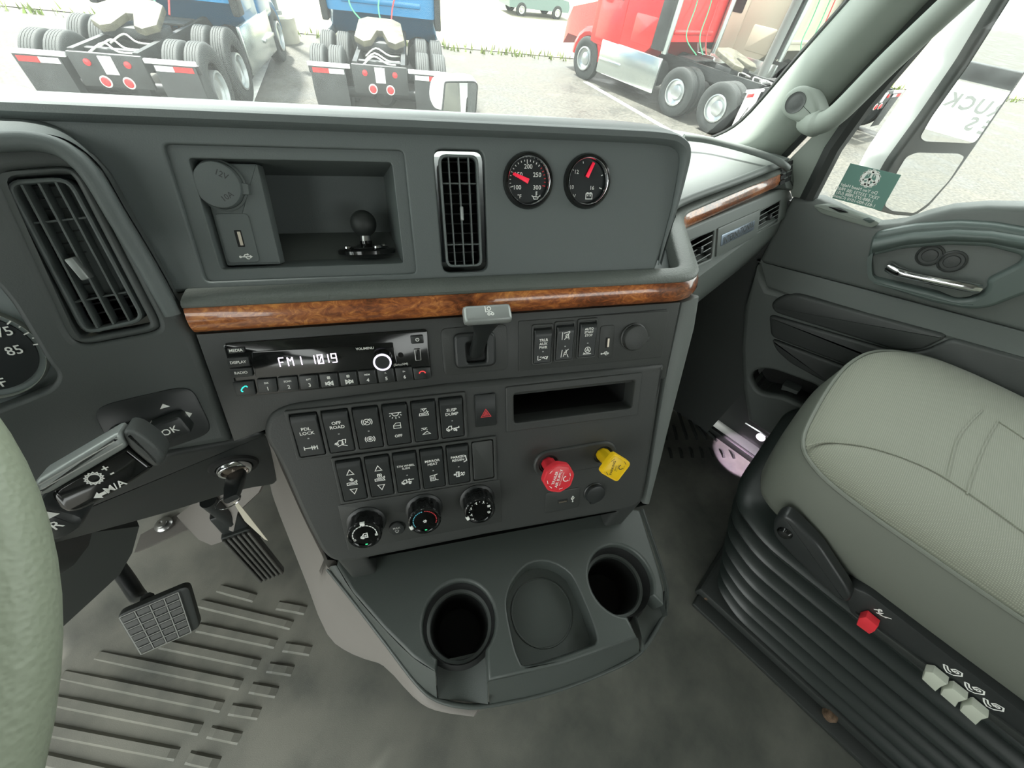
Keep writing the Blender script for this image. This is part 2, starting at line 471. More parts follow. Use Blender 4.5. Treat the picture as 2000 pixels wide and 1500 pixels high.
RIBS = [((425, 1148), (498, 1168)), ((542, 1182), (597, 1192)), ((387, 1177), (570, 1221)), ((387, 1225), (539, 1257)),
        ((555, 1263), (607, 1271)), ((315, 1257), (506, 1297)), ((524, 1303), (572, 1310)), ((186, 1278), (471, 1337)),
        ((490, 1343), (541, 1352)), ((117, 1316), (434, 1380)), ((450, 1385), (507, 1394)), ((60, 1358), (392, 1424)),
        ((409, 1429), (469, 1442)), ((40, 1414), (346, 1473)), ((367, 1479), (427, 1492)), ((20, 1468), (300, 1529))]
def rib(a, b, wd, ht, mt, parent=fl, name='rib', zb=0.0):
    A = onz(*a); B = onz(*b); d = (B - A); ln = d.length; d.normalize(); n = Vector((-d.y, d.x, 0))
    m = MB(); rings = []
    for s_, k in ((0, 0), (.012, 1), (ln - .012, 1), (ln, 0)):
        c = A + d * s_; hh = ht if k else .0003; ww = wd
        rings.append([c - n * ww + Vector((0, 0, zb)), c - n * ww * .62 + Vector((0, 0, zb + hh)), c + n * ww * .62 + Vector((0, 0, zb + hh)), c + n * ww + Vector((0, 0, zb))])
    m.loft(rings, True, True, True)
    return build(name, m, mt, parent, smooth=20)
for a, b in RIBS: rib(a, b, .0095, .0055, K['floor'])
RIB2 = [((1299, 845), (1302, 860)), ((1315, 830), (1322, 859)), ((1324, 804), (1342, 859)), ((1339, 804), (1362, 859)), ((1347, 814), (1381, 859)), ((1370, 831), (1401, 862)),
        ((1306, 874), (1312, 895)), ((1327, 874), (1332, 895)), ((1347, 873), (1353, 894)), ((1367, 873), (1373, 894)), ((1386, 874), (1394, 893)), ((1406, 876), (1414, 894)), ((1425, 878), (1434, 896))]
for a, b in RIB2: rib(a, b, .0045, .007, K['rubber'])

# toe board, firewall, roof, back wall, left side
def sheet(rows, t):
    """a thick sheet: rows of points, thickened along -t"""
    m = MB(); n = len(rows[0]); t = Vector(t)
    vs = [Vector(p) for r in rows for p in r]; k = len(vs); fs = []
    for i in range(len(rows) - 1):
        for j in range(n - 1):
            a = i * n + j; fs.append((a, a + 1, a + n + 1, a + n)); fs.append((k + a, k + a + n, k + a + n + 1, k + a + 1))
    R_ = len(rows)
    for j in range(n - 1):
        fs.append((j + 1, j, k + j, k + j + 1)); b = (R_ - 1) * n + j; fs.append((b, b + 1, k + b + 1, k + b))
    for i in range(R_ - 1):
        a = i * n; fs.append((a, a + n, k + a + n, k + a)); a = i * n + n - 1; fs.append((a + n, a, k + a, k + a + n))
    return m.add(vs + [v + t for v in vs], fs)
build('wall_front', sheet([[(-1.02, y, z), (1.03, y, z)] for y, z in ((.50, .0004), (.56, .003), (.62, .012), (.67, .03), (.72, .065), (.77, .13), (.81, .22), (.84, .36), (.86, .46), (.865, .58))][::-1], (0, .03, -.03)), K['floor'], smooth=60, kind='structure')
K['lining'] = mat('pale_grey_lining', (.33, .335, .31), .8)
build('ceiling', MB().box(-1.05, 1.08, -1.95, -.15, 1.72, 1.80), K['lining'], smooth=0, kind='structure')
build('ceiling', MB().loft([[(-1.05, -.15, 1.72), (1.08, -.15, 1.72), (1.08, -.15, 1.80), (-1.05, -.15, 1.80)], [(-1.05, .02, 1.52), (1.08, .02, 1.52), (1.08, .14, 1.58), (-1.05, .14, 1.58)]], True, True, True), K['lining'], smooth=0, kind='structure')
m = MB().plate([(-1.05, -.05), (1.08, -.05), (1.08, 1.8), (-1.05, 1.8)], [rrect(1.3, .55, .06, 0, 1.32)], 0, .06)
build('wall_back', m, K['lining'], M=Matrix(((1, 0, 0, 0), (0, 0, -1, -1.9), (0, 1, 0, 0), (0, 0, 0, 1))), smooth=0, kind='structure')
# left side: the driver door stands open, only the frame around the doorway and the sleeper wall
m = MB().plate([(-.92, -.05), (1.95, -.05), (1.95, 1.8), (-.20, 1.8), (-.36, 1.55), (-.62, 1.1), (-.92, .72)], [rnd([(-.62, .02), (.62, .02), (.62, 1.5), (-.30, 1.5), (-.50, 1.12), (-.62, .85)], .06)], 0, .06)
build('wall_left', m, K['lining'], M=Matrix(((0, 0, 1, -1.08), (-1, 0, 0, 0), (0, 1, 0, 0), (0, 0, 0, 1))), smooth=0, kind='structure')
m = MB().bprism([(.66, -.05), (1.95, -.05), (1.95, 1.8), (-.06, 1.8), (-.02, 1.56), (.66, 1.54)], 0, .06)
build('wall_right', m, K['lining'], M=Matrix(((0, 0, 1, 1.04), (-1, 0, 0, 0), (0, 1, 0, 0), (0, 0, 0, 1))), smooth=0, kind='structure')

# windshield
def ys(x, z): return .37 - .65 * (z - .75) + .45 * (1 - min(1, abs(x) / 1.0) ** 2.2)
rows = []
for i in range(9):
    z = .70 + .86 * i / 8
    rows.append([(x, ys(x, z), z) for x in [-.99 + 1.98 * j / 20 for j in range(21)]])
m = MB()
for i in range(8):
    m.add(rows[i] + rows[i + 1], [(j, j + 1, 21 + j + 1, 21 + j) for j in range(20)])
ws = build('window_1', m, K['windshield'], smooth=60, kind='structure')
ws['label'] = 'dusty windshield glass'
# added unseen visor, tip shaped to keep sun off floor and seat
vx_ = [-1.02 + .102 * j for j in range(21)]
VT = [(-1.1, .80), (-.3, .79), (0, .75), (.2, .655), (.4, .585), (.6, .59), (.8, .57), (1.1, .55)]
def vtip(x):
    for (a, p), (b, q) in zip(VT, VT[1:]):
        if x <= b: return p + (q - p) * (x - a) / (b - a)
    return .55
vis = build('sun_blocker', sheet([[(x, ys(x, 1.56) - .10, 1.62) for x in vx_], [(x, ys(x, 1.56) + .12, 1.61) for x in vx_], [(x, vtip(x), 1.53) for x in vx_]], (0, 0, .02)), K['doordark'], smooth=30, kind='structure'); vis['label'] = 'added unseen sun blocker above the windshield'
# cowl under the windshield
build('trim_1', sheet([[(x, ys(x, .70) + .10, .60) for x in [-1 + .1 * j for j in range(21)]], [(x, ys(x, .70) + .02, .69) for x in [-1 + .1 * j for j in range(21)]], [(x, ys(x, .70) - .07, .715) for x in [-1 + .1 * j for j in range(21)]]][::-1], (0, 0, -.03)), K['black'], smooth=30, kind='structure')

# right A-pillar
FR = [(1385, 274), (1450, 237), (1560, 113), (1660, 0)]
MD = [(1432, 292), (1490, 262), (1588, 142), (1722, 0)]
RE = [(1526, 311), (1530, 305), (1655, 175), (1822, 0)]
def up_ext(c):
    a, b = c[-2], c[-1]; k = (1.58 - b.z) / (b.z - a.z); c.append(b + (b - a) * k); return c
c0 = up_ext([onx(x, y, 1.0) for x, y in FR]); c1 = up_ext([onx(x, y, .955) for x, y in MD]); c2 = up_ext([onx(x, y, 1.005) for x, y in RE])
c0 = [c0[0] + (c0[0] - c0[1]) * .6] + c0; c1 = [c1[0] + (c1[0] - c1[1]) * .6 + Vector((.04, 0, 0))] + c1; c2 = [c2[0] + Vector((0, .03, -.04))] + c2
rows = []
for a, b, c in zip(c0, c1, c2):
    q = []
    for k in range(9):
        t = k / 8
        q.append(a * (1 - t) ** 2 + (b * 2 - (a + c) * .5) * (2 * t * (1 - t)) + c * t * t)
    q = [a + Vector((.03, .0, 0))] + q + [c + Vector((.05, 0, 0))]
    rows.append(q)
rows = list(map(list, zip(*[spline(list(cl), 5) for cl in zip(*rows)])))
pl = build('trim_2', sheet(rows, (.02, 0.01, 0)), K['pillar'], smooth=50, kind='structure'); pl['label'] = 'grey plastic trim of the right windshield pillar'
pcol = [r[-2] for r in rows]
build('seal', MB().tube(pcol, .008, 6), K['rubber'], pl)
build('windshield_seal', MB().tube([r[1] + Vector((.004, .004, 0)) for r in rows], .004, 6), K['rubber'], pl)
# left A-pillar (mirror image, out of view)
build('trim_3', MB().tube([(-1.0, .42, .66), (-1.0, .22, .98), (-1.0, -.13, 1.52)], .05, 10), K['pillar'], kind='structure')

# ------------------------------------------------------------------ passenger door
DR = Frame((1.0, 0, 0), (0, -1, 0), (0, 0, 1))
def dp(lst, n=0.0): return DR.pts(lst, n)
door = struct('door_1', 'grey passenger door with chrome handle and map pocket', DR.M())
belt = [(1545, 388), (1600, 390), (1660, 420), (1715, 441), (1762, 436), (1810, 420), (1860, 408), (1930, 403), (2010, 405), (2200, 425), (2330, 450)]
b2 = dp(belt)
up = b2 + dp([(2330, 742), (2000, 651), (1760, 586), (1480, 513)], 0)
build('upper_panel', MB().bprism(up, -.04, 0, .010, 3), K['door'], door)
# arm ledge: slopes outwards below the belt
l1 = dp([(1475, 511), (1492, 516), (1560, 534), (1700, 571), (1850, 611), (2000, 651), (2330, 742)], 0)
l2 = dp([(1474, 516), (1500, 556), (1560, 574), (1700, 606), (1850, 648), (2000, 690), (2330, 790)], .035)
lk = [0, .8, 1, 1, 1, 1, 1]
m = MB().loft([[(u, v, -.02) for u, v in l1], [(u, v + .004, .004 * k) for (u, v), k in zip(l1, lk)], [(u, v, .028 * k) for (u, v), k in zip(l2, lk)], [(u, v - .006, .036 * k) for (u, v), k in zip(l2, lk)], [(u, v - .03, .034 * k - .01) for (u, v), k in zip(l2, lk)]], False)
build('arm_ledge', m, K['door'], door)
low = dp([(1476, 522), (1500, 565), (1560, 580), (1700, 612), (1850, 655), (2000, 698), (2330, 800)], .034)
lowb = [(low[-1][0], .13), (dp([(1515, 858)], .034)[0][0] + .05, .135)] + dp([(1500, 850), (1460, 822), (1450, 760), (1446, 680), (1452, 600)], .034)
pk = rnd(dp([(1464, 735), (1478, 721), (1510, 722), (1604, 757), (1592, 806), (1530, 776), (1480, 768)], .034), .02, 4)
build('lower_panel', MB().plate(low + lowb, [pk], -.05, .034, .012, .008, None, 3), K['door'], door)
build('map_pocket', MB().plate(ccw(inset(ccw(pk), -.015)), [], -.04, -.03).loft([[(x, y, -.03) for x, y in ccw(pk)], [(x, y, .02) for x, y in ccw(pk)]][::-1], True), K['deep'], door)
bk = dp([(1528, 752), (1560, 765), (1550, 782), (1522, 768)], 0)
build('pocket_latch', MB().bprism(bk, -.03, .0, .004), K['door'], door)
for pts in ([(1506, 592), (1526, 577), (1556, 573), (1856, 655), (1802, 681), (1754, 683), (1514, 609)],
            [(1503, 613), (1754, 687), (1803, 685), (1860, 659), (2020, 703), (2200, 760), (2200, 900), (2010, 815), (1700, 728), (1666, 716), (1507, 656)],
            [(1507, 660), (1664, 719), (1640, 742), (1618, 748), (1545, 708), (1518, 684)]):
    build('door_pad', MB().bprism(rnd(dp(pts, .036), .012, 3), .030, .043, .006, 3), K['doordark'], door)
# handle bezel with its recess
bz = rnd(dp([(1712, 454), (1790, 439), (1872, 433), (1940, 437), (2000, 447), (2090, 470), (2100, 520), (2060, 556), (2000, 576), (1936, 601), (1896, 606), (1824, 592), (1712, 557), (1694, 541), (1693, 512), (1702, 466)], .014), .01, 3)
hz = rnd(dp([(1701, 501), (1760, 487), (1850, 479), (1930, 482), (1998, 500), (1992, 516), (1925, 549), (1930, 563), (1905, 582), (1870, 585), (1820, 570), (1760, 556), (1704, 543)], .014), .008, 3)
bez = build('handle_bezel', MB().plate(bz, [hz], -.005, .016, .007, .006, 0, 3), K['doormid'], door)
build('recess_back', MB().bprism(inset(ccw(hz), -.004), -.012, -.002), K['doormid'], bez)
for x, y in ((1816, 499), (1859, 511)):
    u, v = DR.at(x, y, .002)
    build('screw_cover', MB().lathe([(.019, -.004), (.019, .003), (.0165, .0045), (.0150, .002), (.011, .002), (.010, .004), (.003, .005), (0, .005)], 24).xf(T(u, v, 0)), K['doordark'], bez)
hp = spline([(*DR.at(1737, 522, .012), .012), (*DR.at(1760, 533, .022), .022), (*DR.at(1820, 546, .026), .026), (*DR.at(1886, 559, .026), .026), (*DR.at(1914, 566, .02), .018)], 5)
lev = build('door_lever', MB().tube(hp, [.009] * 6 + [.0075] * (len(hp) - 7) + [.002], 10), K['chrome'], door)
lv = dp([(1800, 548), (1890, 566), (1915, 568), (1895, 580), (1868, 583), (1836, 570)], .012)
build('lever_paddle', MB().bprism(rnd(lv, .006), .006, .013, .003), K['door'], lev)
lip = dp([(1706, 552), (1760, 566), (1822, 584), (1880, 596), (1900, 597)], .016)
build('bezel_rib', MB().tube([(u, v, .015) for u, v in lip], .0025, 6), K['doormid'], bez)
# upper bulge over the handle (grab moulding along the belt)
bul = [(1707, 464), (1790, 449), (1870, 444), (1940, 448), (2010, 459), (2110, 482)]
bul2 = [(1703, 500), (1762, 484), (1850, 476), (1930, 479), (2010, 496), (2110, 522)]
r0 = dp(bul, .016); r1 = dp(bul2, .016)
m = MB(); rings = []
for (a, b) in zip(r0, r1):
    rings.append([(a[0] + (b[0] - a[0]) * t, a[1] + (b[1] - a[1]) * t, .010 + .016 * math.sin(pi * min(1, max(0, t)) ** .8)) for t in [k / 8 for k in range(9)]])
m.loft(list(map(list, zip(*rings)))[::-1], False)
build('grab_moulding', m, K['doormid'], bez)
# switch plate on the window sill
sp_ = rnd(dp([(1588, 400), (1614, 398), (1722, 433), (1704, 445), (1604, 416)], .0), .006, 2)
sill = build('sill_plate', MB().bprism(sp_, -.01, .006, .003), K['pillar'], door)
build('lock_slot', MB().bprism(rnd(dp([(1617, 403), (1640, 406), (1658, 415), (1640, 415)], .006), .002, 2), .005, .008, .001), K['black'], sill)
build('sill_button', MB().bprism(rnd(dp([(1684, 427), (1697, 424), (1711, 430), (1700, 436)], .006), .002, 2), .005, .009, .001), K['doormid'], sill)
# window frame: inner quarter panel, seal and glass
qp = dp([(1530, 322), (1600, 252), (1690, 150), (1702, 162), (1634, 262), (1580, 392), (1545, 386), (1534, 350)])
build('quarter_panel', MB().bprism(qp, -.03, -.004, .003), K['pillar'], door)
se = dp([(1574, 390), (1623, 292), (1683, 206), (1773, 98), (1862, -12), (1972, -142)])
build('window_seal', MB().tube([(u, v, -.012) for u, v in se], .016, 8), K['rubber'], door)
gl = dp([(1576, 400), (1623, 292), (1683, 206), (1773, 98), (1862, -12), (1972, -142)], -.02)
gp = gl + [(.64, gl[-1][1]), (.64, .66)]
g = build('window_2', MB().fill(gp, 0), K['sideglass'], M=DR.M(0, 0, -.022), smooth=0, kind='structure'); g['label'] = 'clear glass of the passenger door window'
build('door_skin', MB().bbox(-.13, .68, -.12, .66, -.115, -.085, .01), K['doordark'], door)
# kick panel in front of the door
kp = build('trim_5', MB().bprism([(-.02, -.01), (.62, -.01), (.62, .55), (.20, .69), (-.02, .69)], 0, .028, .004).xf(Matrix(((0, 0, 1, 1.012), (1, 0, 0, 0), (0, 1, 0, 0), (0, 0, 0, 1)))), K['doordark'], kind='structure'); kp['label'] = 'dark kick panel beside the passenger footwell'
# threshold between floor and door
th = struct('trim_4', 'dark threshold plate along the passenger door sill')
A = onz(1330, 796); B = onz(1492, 912); xx = 1.035
build('threshold_plate', MB().bbox(xx, xx + .14, -1.2, .6, -.02, .012, .004), K['doordark'], th)
build('threshold_strip', MB().bbox(xx - .012, xx + .004, -1.2, .45, -.01, .022, .005), K['rubber'], th)
sb = [(1470, 828), (1510, 862)]
build('sill_trim', MB().tube([onx(1456, 826, .985), onx(1484, 843, .985), onx(1512, 862, .985)], .003, 6), K['chrome'], th)

# ================================================================== centre dashboard tower
S = Frame.tilted((0.07114, 0.29593, 0.70576), 121.3, 28)
NB = .005
Hd = azv(211.3)                       # horizontal, out of the tower towards the driver
def sp(lst, n=0.0): return S.pts(lst, n)
dash = thing('center_dashboard', 'charcoal centre dashboard tower turned toward the driver, holding radio and switches', 'dashboard', S.M())
OFF = -.010
# --- upper panel with the open bin and vent openings
binr = (-.0885, .0945, .079, .1845); bino = (-.075, .083, .089, .1755)
ventc = (.141, .133); vent_hole = rrect(.046, .108, .008, .1435, .1325)
upo = [(-.20, .070), (.362, .070)] + S.pts([(1283, 520), (1300, 470), (1318, 400), (1333, 320), (1331, 292)], OFF) + [(.36, .205), (-.20, .205)]
upo[1] = (upo[2][0] - .002, .070)
g1 = (.2090, .1615); g2 = (.2705, .1615)
build('upper_panel', MB().plate(upo, [rc(binr, .005), vent_hole, circ(.0235, 32, *g1), circ(.0235, 32, *g2)], OFF - .012, OFF, .004, .0015, None, 3), K['upper'], dash)
# --- visor lip running along the top and down the right side
lipp = [(-.22, .2035)] + [(u, v) for u, v in S.pts([(400, 232), (850, 250), (1200, 262), (1290, 268), (1322, 277), (1337, 300), (1330, 350), (1316, 410), (1300, 465), (1286, 518)], OFF)]
lipp[1] = (lipp[1][0], .2035); lipp[2] = (lipp[2][0], .2035)
lp = spline([(u, v, 0) for u, v in lipp], 6)
rt = []; ups = []
for i, p in enumerate(lp):
    a = lp[max(i - 1, 0)]; b = lp[min(i + 1, len(lp) - 1)]; t = (b - a).normalized()
    rt.append(Vector((t.y, -t.x, 0))); ups.append(Vector((0, 0, 1)))
rt = [-r for r in rt]                  # outwards (up / right)
sec = [(-.007, OFF - .004), (-.0065, OFF + .004), (-.003, OFF + .0085), (.002, OFF + .0085), (.0045, OFF + .005), (.005, OFF - .004)]
kq = [1.0 if i < 34 else max(.12, 1 - .9 * (i - 34) / (len(lp) - 36)) for i in range(len(lp))]
build('visor_lip', MB().loft([[p + r * (a * k) + Vector((0, 0, OFF + (b - OFF) * k)) for a, b in sec] for p, r, k in zip(lp, rt, kq)], True, True, True), K['upper'], dash, smooth=50)
# top skin, going forward to the windshield and sloping down
fwd = Vector((S.U.dot(-Hd), S.V.dot(-Hd), S.N.dot(-Hd))); dwn = Vector((S.U.z, S.V.z, S.N.z))
rows = []
for d_, z_, k in ((0, 0, .004), (.008, .0005, .0050), (.03, -.002, .0045), (.07, -.0115, .004), (.14, -.033, .002), (.28, -.085, .0)):
    rows.append([p + r * k + Vector((0, 0, OFF)) + fwd * d_ + dwn * z_ for p, r in zip(lp, rt)])
build('top_skin', MB().loft(rows, False), K['upper'], dash, smooth=50)
# --- bin
u0, u1, v0, v1 = binr
fr = MB().plate(rc(binr, .005), [rc(bino, .003)], OFF - .010, OFF - .004, .0, .001, OFF - .012)
bn = build('storage_bin', fr, K['upper'], dash)
a0, a1, c0_, c1_ = bino; dz = OFF - .080
cav = MB().add([(a0, c0_, OFF - .011), (a1, c0_, OFF - .011), (a1, c1_, OFF - .011), (a0, c1_, OFF - .011), (a0 + .01, c0_ + .012, dz), (a1 - .012, c0_ + .012, dz), (a1 - .012, c1_ - .004, dz), (a0 + .01, c1_ - .004, dz)],
               [(0, 1, 5, 4), (1, 2, 6, 5), (2, 3, 7, 6), (3, 0, 4, 7), (4, 5, 6, 7)])
build('bin_lining', cav, K['upper'], bn)
# socket plate in the bin
plt_ = (a0 + .002, a0 + .047, c0_ + .002, c1_ - .002)
pp = build('socket_plate', MB().bprism(rc(plt_, .002), OFF - .026, OFF - .012, .002), K['upper'], bn)
# --- face panel around the radio, lower panel with storage pocket
face = sp([(381, 653), (1330, 590), (1300, 740), (700, 806), (520, 840), (456, 863)])
build('face_panel', MB().bprism(face, -.012, 0, .002), K['dash'], dash)
lowo = rnd(sp([(511, 852), (520, 812), (560, 792), (870, 752), (1299, 713), (1283, 816), (1273, 880), (1264, 940), (1254, 986), (1222, 998), (950, 1046), (690, 1098), (650, 1100), (626, 1078), (590, 1008), (545, 905)], NB), [.012, .014, .012, 0, .002, .02, .02, .02, .012, .012, 0, 0.01, .012, .012, .02, .02], 4)
pin = S.rect((1002, 769), (1237, 742), (1235, 796), (1004, 825), NB); pout = S.rect((986, 757), (1251, 725), (1247, 808), (989, 844), NB)
vr = S.at(1070, 904, NB); vy = S.at(1176, 886, NB)
lower = build('lower_panel', MB().plate(lowo, [rc(pin, .004)], -.015, NB, .006, .002, None, 3), K['dash'], dash)
st = build('storage_pocket', MB().plate(rc(pout, .003), [rc(pin, .004)], NB - .002, NB + .0022, .0012, .002), K['dash'], dash)
q = ccw(rnd(inset(ccw(rc(pin)), -.0005), .004))
build('pocket_lining', MB().loft([[(x, y, NB - .004) for x, y in q][::-1], [(x, y, NB - .10) for x, y in q][::-1]], True, False, True), K['deep'], st)
# edge trim on the right side of the tower
et = sp([(1330, 590), (1366, 578), (1356, 640), (1338, 710), (1312, 810), (1290, 900), (1268, 985), (1257, 985), (1266, 940), (1275, 880), (1285, 816), (1302, 720)], -.004)
build('edge_trim', MB().bprism(et, -.05, -.002, .004), K['door'], dash)
# housing behind
hs = ccw(sp([(381, 653), (1340, 590), (1262, 985), (1225, 995), (690, 1096), (640, 1092), (520, 840), (456, 863)], -.012))
build('housing', MB().loft([[(x, y, -.011) for x, y in hs][::-1], [(x * .96 + .004, y, -.16) for x, y in hs][::-1]], True, False, True), K['black'], dash)
# upper groove line and label strip right of the shift lever
build('panel_seam', MB().strokes([sp([(1020, 628), (1302, 604)], .0004)], .0009, .0004), K['deep'], dash)

# --- padded ledge and wood trim: sweep along the tower, round the corner, on along the passenger dash
ZW = S.P(0, .0515).z
def wp(x, y, z): return onz(x, y, z)
L0 = S.P(-.103, .0515, .0); L1 = S.P(.380, .0515, .0)
C1 = S.P(.408, .0515, .0); 
E0 = Vector((.585, .213, ZW - .012)); E1 = Vector((.935, .190, ZW - .014))
def rcorner(a, b, c, r, n=7):
    d1 = (a - b).normalized(); d2 = (c - b).normalized(); q1 = b + d1 * r; q2 = b + d2 * r
    return [q1 * (1 - t) ** 2 + b * (2 * t * (1 - t)) + q2 * t * t for t in [k / n for k in range(n + 1)]]
wpath = [L0, L0.lerp(L1, .25), L0.lerp(L1, .5), L0.lerp(L1, .75)] + rcorner(L1, C1, E0, .028) + rcorner(C1, E0, E1, .035) + [E0.lerp(E1, .4), E0.lerp(E1, .7), E1]
wr = []; wu = []
for i, p in enumerate(wpath):
    a = wpath[max(i - 1, 0)]; b = wpath[min(i + 1, len(wpath) - 1)]; t = (b - a); t.z = 0; t.normalize()
    o_ = Vector((t.y, -t.x, 0))        # outwards of the dash
    tl = radians(24); up_ = Vector((0, 0, cos(tl))) - o_ * sin(tl)
    wr.append((o_ * cos(tl) + Vector((0, 0, sin(tl))))); wu.append(up_)
wsec = [(-.010, -.0145), (.001, -.0145), (.0045, -.0125), (.0075, -.007), (.0085, 0), (.0075, .007), (.0045, .0125), (.001, .0145), (-.010, .0145)]
wd = build('wood_trim', MB().sweep(wpath, wsec, wr, wu), K['wood'], smooth=50)
tag(wd, 'glossy burl wood trim strip running across the dashboard and round its corner', 'trim')
psec = [(-.024, .010), (-.002, .0155), (.001, .0165), (.002, .0185), (.0, .0205), (-.004, .0215), (-.012, .0195), (-.024, .013), (-.026, .011)]
pr = [Vector((r.x, r.y, 0)).normalized() for r in wr]; pu = [Vector((0, 0, 1))] * len(wpath)
K['pad'] = mat('padded_vinyl', (.10, .112, .10), .5, bump=.6, bscale=420)
psec2 = [(-.021, -.004), (-.004, -.002), (.002, .010), (.0035, .012), (.003, .0145), (.0, .0165), (-.005, .0172), (-.015, .0170), (-.019, .0155), (-.021, .012)]
build('padded_ledge', MB().sweep([p for p in wpath], psec2, pr, pu), K['pad'], dash, M=S.M().inverted(), smooth=45)

# dark trough behind the pad at the right end of the tower
tr_ = [S.P(.335, .058, -.012), S.P(.392, .058, -.012), wpath[8] + Vector((-.006, .002, 0)), E0 + Vector((-.012, .010, 0)), E0 + Vector((-.05, .10, 0)), S.P(.36, .058, -.20)]
build('ledge_trough', MB().add([Vector((p.x, p.y, ZW - .012)) for p in tr_], [tuple(range(6))]), K['upper'], dash, M=S.M().inverted(), smooth=0)
# --- switch bezels
def bezel(quad, n, count, skip=0):
    r = S.rect(*quad, NB)
    cw = (r[1] - r[0] - .004) / count; cells = []
    for i in range(count):
        cells.append((r[0] + .002 + cw * (i + .5), (r[2] + r[3]) / 2, cw, r[3] - r[2]))
    holes = [rrect(c[2] - .0035, c[3] - .007, .002, c[0], c[1], 2) for c in cells]
    o_ = build('switch_bezel', MB().plate(rc(r, .002), holes, NB - .001, NB + .003, .0012, .001, NB - .001), K['dash'], lower)
    return cells
row1 = bezel(((560, 803), (905, 762), (917, 852), (577, 899)), NB, 6)
row2 = bezel(((650, 893), (967, 849), (972, 933), (664, 985)), NB, 6)

